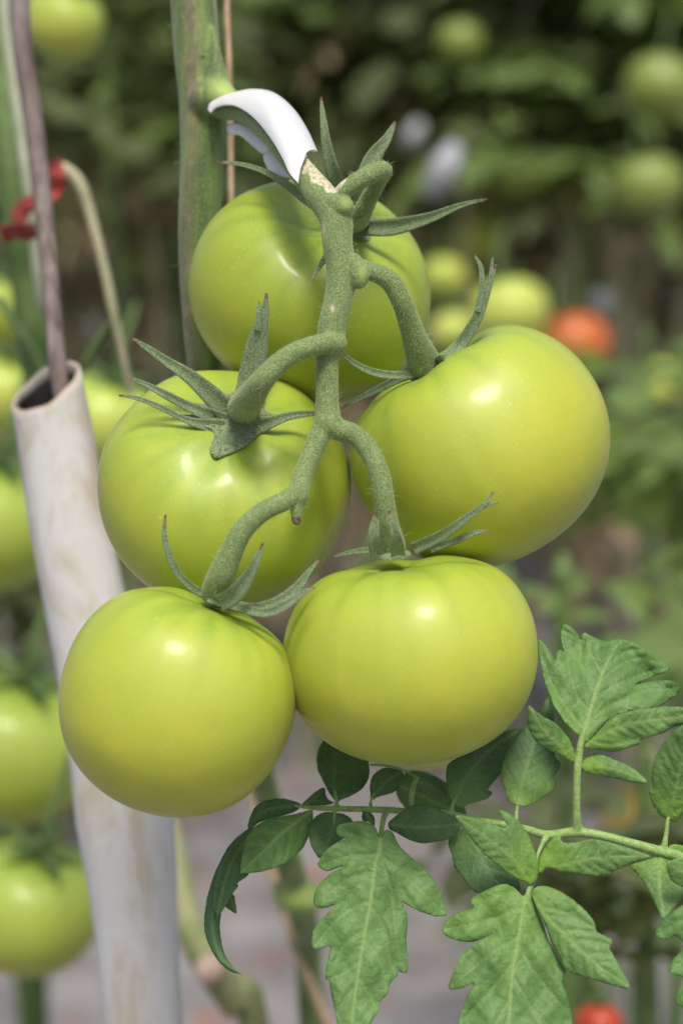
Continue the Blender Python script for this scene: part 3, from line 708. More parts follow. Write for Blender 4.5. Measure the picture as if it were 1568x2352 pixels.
lfl(leaflet(C5([(878, 880), (835, 862), (760, 822), (700, 792), (658, 760), (622, 705), (605, 640), (610, 580), (616, 552), (655, 586), (700, 618), (762, 652), (812, 702), (850, 755), (872, 810), (880, 850)]), C5([(876, 880), (800, 790), (700, 690), (620, 565)]),
    [], .600, .594, fold=.25, seed=22, auto=6, puck=.0007, pale=1.))
lfl(leaflet(C5([(905, 905), (920, 865), (950, 838), (990, 828), (1040, 836), (1120, 868), (1190, 900), (1250, 945), (1285, 992), (1200, 990), (1120, 972), (1030, 955), (970, 946), (930, 930)]), C5([(908, 905), (1020, 905), (1150, 930), (1280, 988)]), [], .600, .592, fold=.35, seed=23, auto=6, puck=.0006, pale=.9))
lfl(leaflet(C5([(190, 1105), (160, 1055), (147, 980), (152, 900), (190, 860), (280, 820), (400, 758), (480, 700), (540, 682), (578, 690), (532, 770), (492, 850), (462, 930), (402, 1000), (384, 1032), (411, 1046), (390, 1072), (340, 1095), (280, 1112), (222, 1132)]),
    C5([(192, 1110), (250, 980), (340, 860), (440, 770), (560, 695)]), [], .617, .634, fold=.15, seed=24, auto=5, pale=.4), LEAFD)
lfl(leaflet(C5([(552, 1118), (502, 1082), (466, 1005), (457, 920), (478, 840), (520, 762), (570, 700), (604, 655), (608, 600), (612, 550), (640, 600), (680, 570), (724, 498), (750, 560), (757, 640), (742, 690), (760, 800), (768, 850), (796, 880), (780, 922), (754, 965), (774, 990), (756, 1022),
    (720, 1060), (650, 1102), (592, 1124)]), C5([(553, 1118), (580, 980), (620, 850), (670, 700), (728, 520)]), [], .611, .630, fold=.15, seed=25, auto=6, pale=.7), LEAFD)
lfl(leaflet(C5([(1402, 1200), (1352, 1172), (1312, 1112), (1293, 1038), (1318, 1032), (1308, 955), (1328, 850), (1370, 770), (1430, 702), (1490, 660), (1545, 640), (1580, 760), (1590, 880), (1560, 1000), (1510, 1110), (1455, 1208)]), C5([(1402, 1198), (1440, 1050), (1480, 880), (1540, 660)]),
    [], .600, .588, fold=.2, seed=26, auto=7, puck=.0007, pale=.8))
lfl(leaflet(C5([(198, 1178), (300, 1190), (400, 1226), (470, 1246), (492, 1236), (470, 1195), (448, 1148), (500, 1162), (560, 1208), (602, 1270), (636, 1340), (656, 1400), (670, 1470), (660, 1532), (632, 1572), (590, 1556), (520, 1520), (450, 1470), (380, 1410), (300, 1322), (250, 1252)]),
    C5([(630, 1570), (540, 1440), (400, 1320), (205, 1182)]), [], .594, .590, fold=.16, seed=27, auto=7, puck=.0006, pale=.9))
lfl(leaflet(C5([(662, 1500), (668, 1440), (690, 1380), (740, 1312), (790, 1292), (806, 1326), (870, 1330), (980, 1310), (1080, 1330), (1180, 1360), (1308, 1410), (1220, 1440), (1120, 1482), (1040, 1520), (920, 1512), (800, 1496), (720, 1470), (688, 1502)]),
    C5([(668, 1492), (760, 1465), (900, 1435), (1050, 1410), (1300, 1410)]), [], .596, .590, fold=.16, seed=28, auto=7, puck=.0007, pale=1.))
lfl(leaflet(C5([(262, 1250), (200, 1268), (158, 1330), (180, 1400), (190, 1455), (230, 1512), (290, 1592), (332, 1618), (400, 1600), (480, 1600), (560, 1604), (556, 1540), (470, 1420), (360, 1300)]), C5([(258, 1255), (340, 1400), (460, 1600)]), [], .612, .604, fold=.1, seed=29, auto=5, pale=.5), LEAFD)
lfl(leaflet(C5([(612, 1600), (580, 1632), (540, 1590), (490, 1566), (430, 1574), (350, 1610), (300, 1640), (283, 1668), (302, 1700), (240, 1714), (180, 1744), (137, 1788), (131, 1842), (200, 1880), (280, 1893), (350, 1872), (418, 1836), (400, 1850), (330, 1890), (280, 1922), (230, 1972), (195, 2050),
    (162, 2130), (170, 2162), (230, 2156), (302, 2130), (262, 2200), (236, 2280), (220, 2352), (232, 2450), (300, 2600), (450, 2720), (600, 2620), (780, 2520), (858, 2380), (842, 2240), (830, 2182), (802, 2122), (812, 2082), (822, 2050), (775, 1975), (724, 1880), (700, 1800), (660, 1720), (640, 1640)]),
    C5([(606, 1610), (580, 1720), (550, 1900), (520, 2100), (500, 2352), (455, 2690)]),
    [C5(l) for l in [[(600, 1640), (500, 1610), (320, 1660)], [(585, 1700), (400, 1760), (150, 1820)], [(560, 1860), (400, 1960), (180, 2140)], [(535, 2000), (420, 2140), (250, 2330)], [(515, 2200), (400, 2380), (280, 2500)], [(550, 1900), (640, 2050), (800, 2250)], [(525, 2080), (620, 2250), (780, 2420)], [(590, 1690), (650, 1860), (780, 2060)]]],
    .594, .576, fold=.12, wave=.0012, seed=30, puck=.0006, pale=.35, sp=4.8))
lfl(leaflet(C5([(636, 1640), (640, 1592), (700, 1574), (780, 1600), (862, 1650), (940, 1720), (985, 1780), (1000, 1832), (1084, 1882), (1070, 1922), (1100, 1980), (1142, 2050), (1184, 2152), (1100, 2142), (1000, 2112), (900, 2082), (832, 2052), (782, 1970), (736, 1880), (704, 1790), (662, 1706)]),
    C5([(636, 1630), (720, 1750), (860, 1890), (1000, 2020), (1180, 2148)]), [], .592, .580, fold=.14, seed=31, auto=6, puck=.0006, pale=.3))
lfl(leaflet(C5([(1365, 1395), (1300, 1420), (1240, 1440), (1188, 1462), (1240, 1522), (1290, 1600), (1340, 1700), (1378, 1768), (1440, 1700), (1470, 1660), (1560, 1600), (1620, 1500), (1600, 1400), (1500, 1350), (1420, 1342)]), C5([(1370, 1390), (1352, 1550), (1378, 1760)]), [], .600, .592, seed=32, auto=6, pale=.6))
lfl(leaflet(C5([(1395, 1450), (1430, 1425), (1500, 1420), (1640, 1450), (1640, 1650), (1530, 1600), (1440, 1560), (1405, 1510)]), C5([(1640, 1540), (1500, 1500), (1400, 1450)]), [], .590, .586, seed=33, auto=5, puck=.0006))
lfl(leaflet(C5([(1640, 1620), (1560, 1650), (1486, 1682), (1400, 1738), (1345, 1800), (1338, 1864), (1400, 1882), (1442, 1858), (1480, 1888), (1486, 1930), (1430, 1992), (1410, 2062), (1480, 2090), (1500, 2110), (1450, 2180), (1443, 2240), (1486, 2266), (1500, 2330), (1560, 2480), (1680, 2520), (1760, 2200), (1740, 1800)]),
    C5([(1660, 1640), (1640, 1900), (1620, 2200), (1600, 2480)]), [C5(l) for l in [[(1640, 1760), (1500, 1760), (1350, 1850)], [(1640, 1920), (1540, 1960), (1420, 2060)], [(1620, 2100), (1540, 2150), (1450, 2240)]]], .586, .576, seed=34, puck=.0006))

# the plant that leaf grows on stands just outside the frame
p2 = thing('tomato_plant', Vector((P(1790, 2060, .606).x, P(1790, 2060, .606).y, 0)), 'tomato plant just beyond the right edge that carries the jagged leaf', 'tomato plant')
g = Geo(); b0 = P(1790, 2060, .606); tube(g, [Vector((b0.x + .02, b0.y + .02, -.02)), Vector((b0.x + .01, b0.y + .01, .4)), b0, b0 + Vector((.01, .01, .25)), b0 + Vector((.02, .0, .6))], [.009, .008, .0075, .007, .006], 16, 10)
part('main_stem', g, [VINE], p2)

# ------------------------------------------------------------------ twine, stake, pipe and the other things at left
tm = M('twine_fibre', .85, .2); n_ = tm.noise(500, 4, .6, tm.mapping((1, 1, .2))); tm.col(tm.ramp(n_, [(.3, (.26, .17, .09)), (.65, (.50, .38, .25))])); tm.bump(n_, .0003, .6); TWINE = tm.m
g = Geo(); pts = [P(520, -400, .725), P(521, 0, .722), P(528, 200, .720), P(530, 400, .720), P(533, 700, .722), P(560, 1300, .775), P(606, 1700, .86), P(694, 2080, .93), P(722, 2380, .98)]; e = pts[-1]; pts.append(Vector((e.x + .01, e.y + .03, .02)))
tube(g, pts, [.0011] * len(pts), 10, 10)
hairs(g, np.concatenate(g.v), g.f, .5, .0010, .00004, mi=0, lean=.6)
tw = part('support_twine', g, [TWINE]); tag(tw, 'thin tan support twine hanging just right of the thick vine', 'twine')

pm = M('pipe_plastic', .55, .35); n1 = pm.noise(45, 5, .65, pm.mapping((1, 1, .45)), .6)
n2_ = pm.noise(14, 4)
base = pm.mix(pm.ramp(n1, [(.50, (0, 0, 0)), (.64, (.7, .7, .7))]), (.60, .60, .58), (.44, .37, .25))
base = pm.mix(pm.ramp(n2_, [(.45, (0, 0, 0)), (.7, (.35, .35, .35))]), base, (.52, .51, .49))
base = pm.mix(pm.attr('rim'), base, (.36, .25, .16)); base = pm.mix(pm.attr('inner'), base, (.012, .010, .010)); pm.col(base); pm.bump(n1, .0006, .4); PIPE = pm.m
rowsP = [(105, 888, 86), (128, 1010, 88), (158, 1200, 91), (195, 1380, 95), (232, 1560, 100), (262, 1720, 108), (286, 1880, 114), (303, 2020, 106), (314, 2150, 98), (330, 2352, 93), (350, 2560, 90)]
c_ = cr(np.array([list(P(x, y, .745 + .03 * i / 10)) + [r * mpp(.75)] for i, (x, y, r) in enumerate(rowsP)]), 5)
low = c_[-1].copy(); c_ = np.concatenate([c_, np.array([[low[0] + .01, low[1] + .03, low[2] * f, low[3]] for f in (.75, .5, .25, -.02)])])
right = np.array(CAMROT @ Vector((1, 0, 0))); up_ = np.array(CAMROT @ Vector((0, 1, 0))); bk = np.array(CAMROT @ Vector((0, 0, 1)))
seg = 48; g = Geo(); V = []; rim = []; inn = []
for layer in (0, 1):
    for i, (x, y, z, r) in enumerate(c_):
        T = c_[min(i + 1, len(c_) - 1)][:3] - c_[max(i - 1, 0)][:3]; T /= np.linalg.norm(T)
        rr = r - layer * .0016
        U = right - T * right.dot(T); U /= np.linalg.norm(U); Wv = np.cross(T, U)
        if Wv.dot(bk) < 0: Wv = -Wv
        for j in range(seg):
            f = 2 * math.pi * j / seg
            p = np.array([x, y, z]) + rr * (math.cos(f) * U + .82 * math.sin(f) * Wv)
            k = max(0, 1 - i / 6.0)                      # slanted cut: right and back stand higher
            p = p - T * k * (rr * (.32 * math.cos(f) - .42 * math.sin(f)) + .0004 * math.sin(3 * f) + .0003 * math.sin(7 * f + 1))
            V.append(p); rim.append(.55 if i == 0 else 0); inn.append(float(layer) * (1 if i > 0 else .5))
n = len(c_); F = []
for i in range(n - 1):
    for j in range(seg):
        q = (i * seg + j, i * seg + (j + 1) % seg, (i + 1) * seg + (j + 1) % seg, (i + 1) * seg + j)
        F.append(q); F.append(tuple(n * seg + x for x in reversed(q)))
F += [(j, n * seg + j, n * seg + (j + 1) % seg, (j + 1) % seg) for j in range(seg)]
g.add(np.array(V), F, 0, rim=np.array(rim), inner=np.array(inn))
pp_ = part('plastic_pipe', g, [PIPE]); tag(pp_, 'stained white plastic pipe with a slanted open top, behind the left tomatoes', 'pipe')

sm = M('weathered_wood', .8, .2); n_ = sm.noise(60, 5, .65, sm.mapping((3, 3, .35))); sm.col(sm.ramp(n_, [(.32, (.07, .055, .05)), (.5, (.17, .135, .12)), (.68, (.27, .23, .22))])); sm.bump(n_, .001, .7); WOOD = sm.m
g = Geo(); tube(g, [P(25, -420, .77), P(42, -60, .77), P(52, 100, .77), P(80, 300, .77), P(104, 520, .762), P(122, 720, .754), P(138, 880, .750), P(165, 1060, .752)], [x * mpp(.77) for x in (24, 24, 23, 22, 21, 20, 20, 20)], 16, 8)
tag(part('wooden_stake', g, [WOOD]), 'grey brown stake standing in the open top of the white pipe', 'stake')

def simple(name, lo, hi, rough=.6, sc=60, **k):
    m = M(name, rough, .35); n = m.noise(sc, 4, .6); m.col(m.ramp(n, [(.35, lo), (.65, hi)])); m.set(**k); m.bump(n, .001, .3); return m.m
PALECORD = simple('pale_cord', (.30, .33, .22), (.42, .44, .32))
g = Geo(); tube(g, [P(-5, -350, .86), P(8, 0, .86), P(26, 160, .86), P(46, 300, .86), P(62, 420, .86), P(95, 700, .87)], [.0022] * 6, 10, 8)
tag(part('garden_string', g, [PALECORD]), 'pale green cord running down the upper left edge beside the stake', 'cord')
RED = simple('red_ribbon', (.22, .028, .020), (.33, .05, .032), .5)
def ribbon(pts, wpx, d, thick=.0012):
    g = Geo(); rows = cr(pts, 6); V = []; K = 5
    for i, (x, y, dd) in enumerate(rows):
        a = rows[max(0, i - 1)]; b = rows[min(len(rows) - 1, i + 1)]; t = np.array([b[0] - a[0], b[1] - a[1]]); t /= np.linalg.norm(t) + 1e-9; nn = np.array([-t[1], t[0]])
        for k in range(K):
            u = k / (K - 1) * 2 - 1; V.append(P(x + nn[0] * u * wpx / 2, y + nn[1] * u * wpx / 2, dd + .004 * u + .002 * math.sin(i * .7)))
    g.add(np.array([list(v) for v in V]), [(i * K + k, i * K + k + 1, (i + 1) * K + k + 1, (i + 1) * K + k) for i in range(len(rows) - 1) for k in range(K - 1)])
    return g
rb = thing('red_ribbon', P(70, 470, .85), 'red plastic ribbon tied around the blurred vine behind the stake', 'ribbon')
part('loop', ribbon([(118, 372, .84), (128, 400, .835), (122, 440, .835), (60, 470, .835), (35, 505, .84)], 34, .84), RED, rb, .001)
part('loop', ribbon([(5, 545, .84), (35, 530, .835), (62, 535, .835), (84, 525, .845)], 36, .84), RED, rb, .001)
DRY = simple('dry_stalk', (.26, .27, .15), (.44, .40, .25), .7, 40)
GST = simple('background_stem', (.06, .11, .03), (.13, .20, .055), .6, 40)
GSTP = simple('background_stem_pale', (.16, .20, .07), (.30, .30, .15), .6, 30)

# left neighbour plant: dark stem, dry hooked stalk, leaf twigs
lp = thing('tomato_plant', Vector((P(80, 900, .95).x, P(80, 900, .95).y, 0)), 'blurred tomato plant at the left edge with a dry hooked stalk and big green fruit', 'tomato plant')
g = Geo(); a = P(90, 860, .93); tube(g, [P(-30, -300, .92), P(0, 100, .92), P(30, 420, .91), P(62, 640, .92), a, P(150, 1150, .96), P(230, 1600, .97), P(300, 2200, .98), P(320, 2600, .99), P(320, 3500, 1.0)], [.0078, .0078, .0075, .0075, .0075, .008, .009, .009, .009, .009], 14, 8)
part('main_stem', g, [GST], lp)
g = Geo(); tube(g, [P(120, 385, .86), P(150, 388, .86), P(185, 425, .86), P(212, 510, .86), P(240, 620, .86), P(262, 725, .86), P(285, 830, .865), P(300, 900, .87)], [x * .0001 for x in (20, 26, 26, 22, 20, 20, 15, 12)], 12, 8)
part('dry_stalk', g, [DRY], lp)
g = Geo(); tube(g, [P(268, 722, .86), P(235, 770, .87), P(196, 835, .88), P(150, 900, .90)], [.0016, .0018, .002, .002], 10, 8); tube(g, [P(0, 690, .93), P(50, 760, .92), P(95, 850, .92)], [.0022, .0024, .0026], 10, 8)
part('leaf_stalk', g, [GST], lp)

# ------------------------------------------------------------------ blurred fruit
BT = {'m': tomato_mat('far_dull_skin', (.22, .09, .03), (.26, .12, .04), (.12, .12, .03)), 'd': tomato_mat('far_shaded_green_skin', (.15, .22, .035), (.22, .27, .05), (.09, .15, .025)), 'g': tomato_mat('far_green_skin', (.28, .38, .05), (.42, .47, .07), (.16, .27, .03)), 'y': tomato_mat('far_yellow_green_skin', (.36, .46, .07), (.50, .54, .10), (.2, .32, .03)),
      'o': tomato_mat('far_orange_skin', (.42, .085, .010), (.50, .125, .016), (.36, .15, .02)), 'r': tomato_mat('far_red_skin', (.34, .03, .012), (.42, .045, .016), (.5, .1, .03)),
      'a': tomato_mat('far_amber_skin', (.55, .36, .04), (.62, .42, .06), (.3, .34, .03))}
def bgtomato(px, py, rpx, d, k, label, axis=None, group='blurred tomatoes in the background', ry=None):
    d = .6 + (d - .6) * (1.7 if d < 1.2 else 1.28); d = min(d, 3.4)
    c = P(px, py, d); s = mpp(d); ax = axis or (rnd.uniform(-.4, .4), rnd.uniform(.75, 1), rnd.uniform(-.4, .05))
    g = fruit_geo(c, rpx * s, (ry or rpx * .88) * s, ax, 40, 28, seed=int(px + py), lamp=.03)
    t = thing('tomato', c, label, 'tomato', group); part('fruit', g, [BT[k]], t)
    top = c + g.ax * rpx * s * .80
    cg = Geo()
    for i in range(5):
        f = i * 1.2566 + .3; q = g.ax.to_track_quat('Z', 'Y').to_matrix(); u = q @ Vector((math.cos(f), math.sin(f), 0)); w_ = q @ Vector((-math.sin(f), math.cos(f), 0)); R_ = rpx * s
        V = [top + w_ * R_ * .07, top - w_ * R_ * .07, top + u * R_ * .38 + w_ * R_ * .10 + g.ax * R_ * .10, top + u * R_ * .38 - w_ * R_ * .10 + g.ax * R_ * .10, top + u * R_ * .8 + g.ax * R_ * .18]
        V += [v + g.ax * R_ * .03 for v in V]
        cg.add(np.array([list(v) for v in V]), [(0, 1, 3, 2), (2, 3, 4), (5, 7, 8, 6), (7, 9, 8), (0, 2, 7, 5), (2, 4, 9, 7), (4, 3, 8, 9), (3, 1, 6, 8), (1, 0, 5, 6)])
    sgn = 1 if px > 60 else 1
    tube(cg, [top, top + g.ax * R_ * .5, top + g.ax * R_ * .8 + Vector((0.2 * R_, .35 * R_, .55 * R_))], [R_ * .08, R_ * .06, R_ * .06], 8, 4)
    part('calyx', cg, [GST], t)
    return t
L = [(145, 50, 96, 1.02, 'g', 'blurred green tomato at the upper left corner above the red ribbon', None), (-8, 705, 96, 1.10, 'g', 'blurred green tomato at the left edge under the red ribbon', None),
     (5, 900, 104, 1.08, 'y', 'blurred yellow-green tomato at the left edge behind the rim of the white pipe', None), (238, 968, 128, 1.0, 'y', 'pale blurred tomato between the white pipe and the ribbed tomato', None),
     (-25, 1195, 180, .96, 'g', 'blurred green tomato at the left edge halfway down the white pipe', None), (28, 1708, 205, .94, 'g', 'large blurred green tomato left of the pipe, beside the lowest truss tomato', None),
     (66, 2082, 172, .90, 'g', 'lowest large blurred green tomato left of the white pipe with a small highlight', None)]
for x, y, r_, d, k, lab, ax in L: bgtomato(x, y, r_, d, k, lab, (.25, .9, .3), 'blurred green tomatoes left of the pipe')
Rr = [(1166, 716, 92, 2.0, 'y', 'bright blurred tomato touching the top of the big right tomato'), (1316, 796, 88, 2.05, 'o', 'blurred orange tomato peeping out behind the big right tomato'),
      (1100, 545, 66, 2.6, 'g', 'blurred green tomato right of the long pointed sepal tip'), (1018, 640, 56, 2.3, 'g', 'blurred green tomato beside the back truss tomato'), (1040, 765, 56, 2.2, 'y', 'blurred tomato hidden between the back and right truss tomatoes'),
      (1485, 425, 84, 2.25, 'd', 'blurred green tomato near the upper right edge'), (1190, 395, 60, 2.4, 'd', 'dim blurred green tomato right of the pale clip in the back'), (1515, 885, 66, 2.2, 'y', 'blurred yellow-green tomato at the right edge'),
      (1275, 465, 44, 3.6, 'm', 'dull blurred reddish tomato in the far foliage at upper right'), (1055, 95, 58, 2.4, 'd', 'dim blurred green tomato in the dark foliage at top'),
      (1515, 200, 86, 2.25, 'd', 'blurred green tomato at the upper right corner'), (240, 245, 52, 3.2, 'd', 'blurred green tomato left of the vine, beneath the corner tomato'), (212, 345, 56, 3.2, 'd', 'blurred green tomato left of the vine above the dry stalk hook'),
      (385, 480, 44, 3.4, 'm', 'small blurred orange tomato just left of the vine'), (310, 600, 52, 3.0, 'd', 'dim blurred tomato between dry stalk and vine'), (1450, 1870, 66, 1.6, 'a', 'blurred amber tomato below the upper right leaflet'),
      (960, 1668, 112, .86, 'y', 'yellow-green tomato peeping out under the bottom centre tomato'), (1400, 1120, 58, 2.2, 'd', 'blurred tomato right of the big right tomato near its lower edge')]
for i, (x, y, r_, d, k, lab) in enumerate(Rr): bgtomato(x, y, r_, d, k, lab)

# ------------------------------------------------------------------ ground and rows behind
gm = M('ground_cover', .8, .2); n1 = gm.noise(9, 6, .65); n2_ = gm.noise(3.0, 4)
base = gm.ramp(n1, [(.35, (.13, .122, .12)), (.52, (.205, .195, .195)), (.72, (.29, .28, .28))])
base = gm.mix(gm.ramp(gm.noise(14, 3), [(.58, (0, 0, 0)), (.70, (.8, .8, .8))]), base, (.28, .13, .10))
gm.col(base); gm.bump(n1, .01, .5)
g = Geo(); N_ = 40; xs = np.linspace(-60, 60, N_)
g.add(np.array([(x, y + 40, .02 * math.sin(x * 1.3) * math.cos(y * .9) * (abs(x) < 20)) for y in xs for x in xs]), [(j * N_ + i, j * N_ + i + 1, (j + 1) * N_ + i + 1, (j + 1) * N_ + i) for j in range(N_ - 1) for i in range(N_ - 1)])
tag(part('ground', g, [gm.m]), 'grey ground cover strewn with reddish leaf litter', None, None, 'structure')

def far_leaf_mat(name, a, b, tr=.42):
    m = M(name, .5, .35); inf = m.noise(6, 2); m.col(m.ramp(inf, [(.35, a), (.65, b)])); m.translucent((b[0] * 1.8, b[1] * 1.8, b[2]), tr); return m.m
FL = [far_leaf_mat('row_foliage', (.070, .095, .040), (.135, .165, .072)), far_leaf_mat('row_foliage_bright', (.10, .16, .05), (.18, .26, .08)), far_leaf_mat('row_foliage_dark', (.070, .085, .045), (.135, .15, .08))]
DRYL = far_leaf_mat('withered_leaves', (.12, .08, .05), (.26, .20, .12), .15)
def comp_leaf(g, base, direction, size, r):
    """a drooping compound leaf: pairs of pointed, folded leaflets on a bent stalk"""
    d = direction.normalized(); up = Vector((0, 0, 1)); side = d.cross(up).normalized()
    n = 4; pos = base.copy(); V = []; F = []
    for i in range(n + 1):
        droop = -.5 * (i / n) ** 1.3; dir_ = (d + up * (.25 + droop * 1.6)).normalized()
        nxt = pos + dir_ * size * .20
        for sd in ((-1, 1) if i < n else (0,)):
            ld = (dir_ * .55 + side * sd + up * r.uniform(-.5, .1)).normalized() if sd else dir_
            ls = size * r.uniform(.13, .40); w = ld.cross(up); w = w.normalized() * ls * r.uniform(.2, .38); nn = w.cross(ld).normalized() * ls * .08
            o = len(V); b_ = pos
            V += [b_, b_ + ld * ls * .25 + w - nn, b_ + ld * ls * .45 + w * .75, b_ + ld * ls * .65 + w * .85 - nn, b_ + ld * ls - nn * 2, b_ + ld * ls * .65 - w * .85 - nn, b_ + ld * ls * .45 - w * .75, b_ + ld * ls * .25 - w - nn, b_ + ld * ls * .5 + nn]
            F += [(o, o + 1, o + 8), (o + 1, o + 2, o + 8), (o + 2, o + 3, o + 8), (o + 3, o + 4, o + 8), (o + 4, o + 5, o + 8), (o + 5, o + 6, o + 8), (o + 6, o + 7, o + 8), (o + 7, o, o + 8)]
        pos = nxt
    g.add(np.array([list(v) for v in V]), F)
def row_plant(px, d, z0, nl, mat, label, seed, stem_r=.008, top=2.1, size=.30, lean=0, spread=.16, group='blurred tomato plants in the rows behind'):
    r = random.Random(seed); b = P(px, 1176, d); base = Vector((b.x, b.y, 0))
    t = thing('tomato_plant', base, label, 'tomato plant', group)
    g = Geo(); tube(g, [base + Vector((0, 0, -.02)), base + Vector((lean * .3, 0, .5)), base + Vector((lean * .6, 0, 1.0)), base + Vector((lean, 0, top))], [stem_r * 1.2, stem_r, stem_r, stem_r * .7], 10, 5)
    part('main_stem', g, [GST if seed % 2 else GSTP], t)
    g = Geo()
    for i in range(nl):
        z = z0 + (top - z0) * (i + r.random()) / nl; a = r.uniform(0, 6.28)
        bp = base + Vector((lean * z / top + r.uniform(-1, 1) * spread * .3, r.uniform(-1, 1) * spread * .3, z))
        comp_leaf(g, bp, Vector((math.cos(a), math.sin(a), r.uniform(-.3, .4))), size * r.uniform(.7, 1.25), r)
    part('foliage', g, [FL[mat]], t)
    g = Geo()
    for i in range(3):
        x_, y_ = r.uniform(-.16, .16), r.uniform(-.1, .1)
        tube(g, [base + Vector((x_ * 1.6, y_, -.02)), base + Vector((x_ * 1.2 + r.uniform(-.05, .05), y_, .5)), base + Vector((x_ + r.uniform(-.05, .05), y_, 1.0)), base + Vector((lean, 0, top))], [.007, .006, .005, .002], 8, 5)
    part('bare_side_stem', g, [DRY], t)
    g = Geo()
    for i in range(14):
        z = r.uniform(.25, z0 + .25); a = r.uniform(0, 6.28)
        comp_leaf(g, base + Vector((r.uniform(-1, 1) * .1, r.uniform(-1, 1) * .1, z)), Vector((math.cos(a), math.sin(a), -.9)), size * r.uniform(.5, .8), r)
    part('dry_leaves', g, [DRYL], t)
SH = 'blurred tomato plant with bare lower stem in the rows behind'
k = 0
for d, pxs, z0, nl, mat in ((3.2, (-150, 130, 420, 700, 980, 1260, 1420, 1700), 1.02, 62, 0), (4.4, (-60, 180, 380, 620, 860, 1080, 1300, 1520), .90, 84, 0), (5.6, (-40, 160, 330, 520, 700, 880, 1050, 1240, 1420, 1600), .70, 90, 2)):
    for px_ in pxs:
        k += 1; row_plant(px_ + rnd.uniform(-40, 40), d + rnd.uniform(-.25, .25), z0 + rnd.uniform(-.1, .12), nl, mat if k % 3 else (1 if d < 5 else 2), SH, k, lean=rnd.uniform(-.08, .08), top=1.45 if d < 4 else (1.75 if d < 5 else 2.3), size=.25 if d < 4 else .32)
# the far end of the greenhouse: foliage that reads as one mass
g = Geo(); r = random.Random(5)
for i in range(4200):
    x = r.uniform(-3.6, 3.6); y = r.uniform(6.6, 9.0); z = r.uniform(.15, 2.8) 
    comp_leaf(g, Vector((x, y, z)), Vector((r.uniform(-1, 1), r.uniform(-1, 1), r.uniform(-.4, .3))), r.uniform(.28, .46), r)
tag(part('far_foliage', g, [FL[2]]), 'dark mass of tomato foliage far behind the rows', 'foliage', None, 'stuff')

# low green leaves seen at right, below the fruit level
def low_bush(px, py, d, n, spr, mat, label, seed, size=.22):
    r = random.Random(seed); c = P(px, py, d); t = thing('tomato_plant', Vector((c.x, c.y, 0)), label, 'tomato plant', 'leafy plants at the right behind the fruit')
    g = Geo(); tube(g, [Vector((c.x, c.y, -.02)), Vector((c.x + .01, c.y, c.z * .6)), c, c + Vector((0, 0, spr))], [.008, .007, .006, .004], 8, 4); part('main_stem', g, [GST], t)
    g = Geo()
    for i in range(n): 
        a = r.uniform(0, 6.28); comp_leaf(g, c + Vector((r.uniform(-1, 1) * spr * .5, r.uniform(-1, 1) * spr * .4, r.uniform(-1, 1) * spr * .8)), Vector((math.cos(a), math.sin(a), r.uniform(-.3, .5))), size * r.uniform(.7, 1.2), r)
    part('foliage', g, [FL[mat]], t)
low_bush(1480, 1010, 1.9, 16, .10, 1, 'leafy blurred plant at the right edge beside the big right tomato', 41)
low_bush(1290, 1420, 1.35, 5, .04, 1, 'pale leafy blurred plant between the bottom centre tomato and the upper right leaflet', 42, .16)
low_bush(1480, 2010, 1.15, 14, .07, 0, 'dark leafy blurred plant at the lower right corner behind the compound leaf', 43, .15)
low_bush(250, 200, 2.5, 26, .20, 0, 'blurred leafy tomato plant between the stake and the thick vine', 48, .2)
low_bush(1560, 1180, 1.6, 12, .08, 1, 'green blurred leaves at the right edge level with the bottom centre calyx', 46)
low_bush(1330, 2200, 2.1, 10, .09, 1, 'light blurred leaves between the bottom leaflets and the corner', 47, .16)
low_bush(40, 1430, 1.6, 24, .09, 0, 'dark leaves between the blurred tomatoes left of the pipe', 44, .12)
low_bush(20, 1900, 1.6, 20, .07, 0, 'dark leaves above the lowest blurred tomato at left', 45, .12)

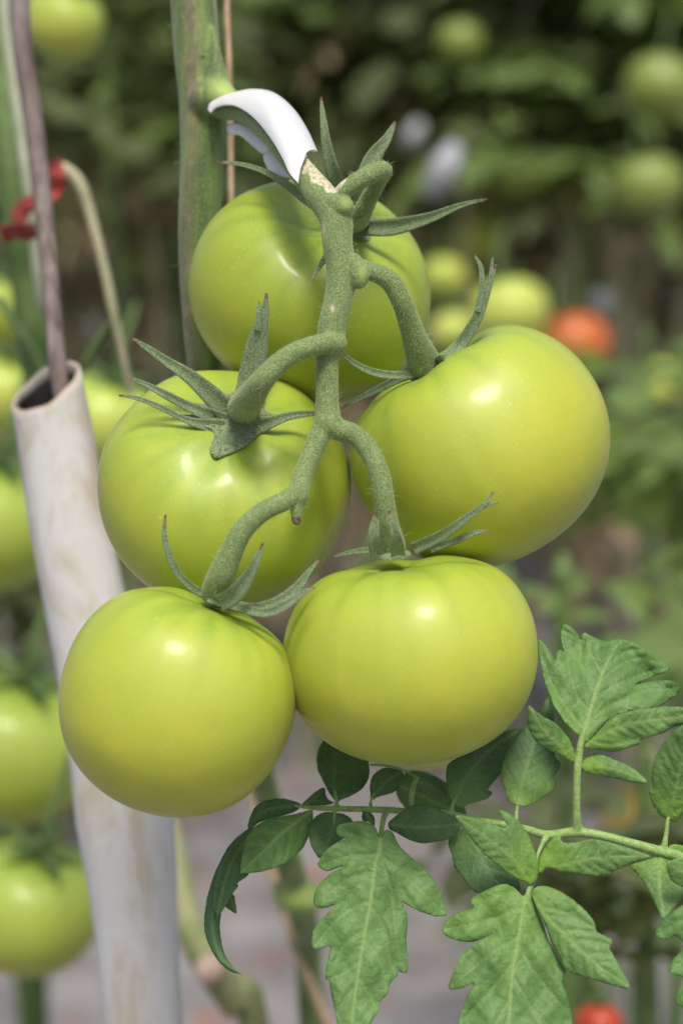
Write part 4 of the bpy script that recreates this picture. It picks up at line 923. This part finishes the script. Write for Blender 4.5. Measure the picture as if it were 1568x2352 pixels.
# leaning bare vine with a cut end, bottom centre-left
cv = thing('pruned_vine', Vector((P(560, 2352, 1.0).x, P(560, 2352, 1.0).y, 0)), 'blurred leaning vine with a pale cut stub beside the foot of the pipe', 'vine')
g = Geo(); e = P(590, 2400, .98); tube(g, [P(330, 1700, 1.04), P(395, 1960, 1.0), P(430, 2110, .97), P(480, 2215, .96), P(540, 2310, .97), e, Vector((e.x + .03, e.y + .05, .3)), Vector((e.x + .03, e.y + .06, -.02))], [.006, .0068, .0072, .0078, .0072, .0072, .008, .009], 14, 7)
part('stem', g, [GSTP], cv)
g = Geo(); tube(g, [P(482, 2225, .955), P(481, 2228, .938)], [.0075, .0068], 16, 3); part('cut_stub', g, [simple('cut_wood', (.42, .30, .22), (.55, .42, .33))], cv)
g = Geo(); a = P(610, 1950, .93); tube(g, [P(560, 1700, .95), a, P(680, 2180, .93), P(760, 2380, .93), P(900, 2800, .95)], [.0022] * 5, 8, 6)
tag(part('garden_string', g, [TWINE]), 'thin tan cord slanting down beside the leaning vine at bottom', 'cord')
# pale clips far behind
DIMCLIP = simple('dull_grey_plastic', (.26, .27, .28), (.40, .41, .43))  # greyer, darker plastic than the near clip
def farclip(px, py, d, rx, ry, rot, label):
    g = Geo(); u = Vector((math.cos(rot), 0, math.sin(rot))); w = Vector((-math.sin(rot), 0, math.cos(rot))); c = P(px, py, d); s = mpp(d)
    n = 9; V = []
    for i in range(n):
        a = -1 + 2 * i / (n - 1)
        for j in range(5):
            b = -1 + 2 * j / 4; V.append(c + w * a * ry * s + u * b * rx * s * math.sqrt(max(.15, 1 - a * a * .8)) + Vector((0, .02 * (a * a + b * b * .5), 0)))
    g.add(np.array([list(v) for v in V]), [(i * 5 + j, i * 5 + j + 1, (i + 1) * 5 + j + 1, (i + 1) * 5 + j) for i in range(n - 1) for j in range(4)])
    tag(part('truss_clip', g, [DIMCLIP], None, .002), label, 'plant clip')
farclip(1020, 392, 2.0, 36, 72, -.45, 'blurred white clip in the dark background right of the stub stalk')
farclip(952, 312, 2.9, 22, 38, -.4, 'smaller dimmer white clip left of the bright blurred clip')
farclip(1385, 695, 2.9, 26, 30, .2, 'small pale clip blurred above and right of the orange tomato')
# fallen fruit
for x, y, k_, lab in ((1375, 2352, 'r', 'blurred red tomato at the bottom right behind the big leaflet'), (1040, 2300, 'o', 'blurred orange tomato at the bottom between the two big leaflets')):
    bgtomato(x, y, 56 if k_ == 'r' else 46, .88 if k_ == 'r' else 2.2, k_, lab)
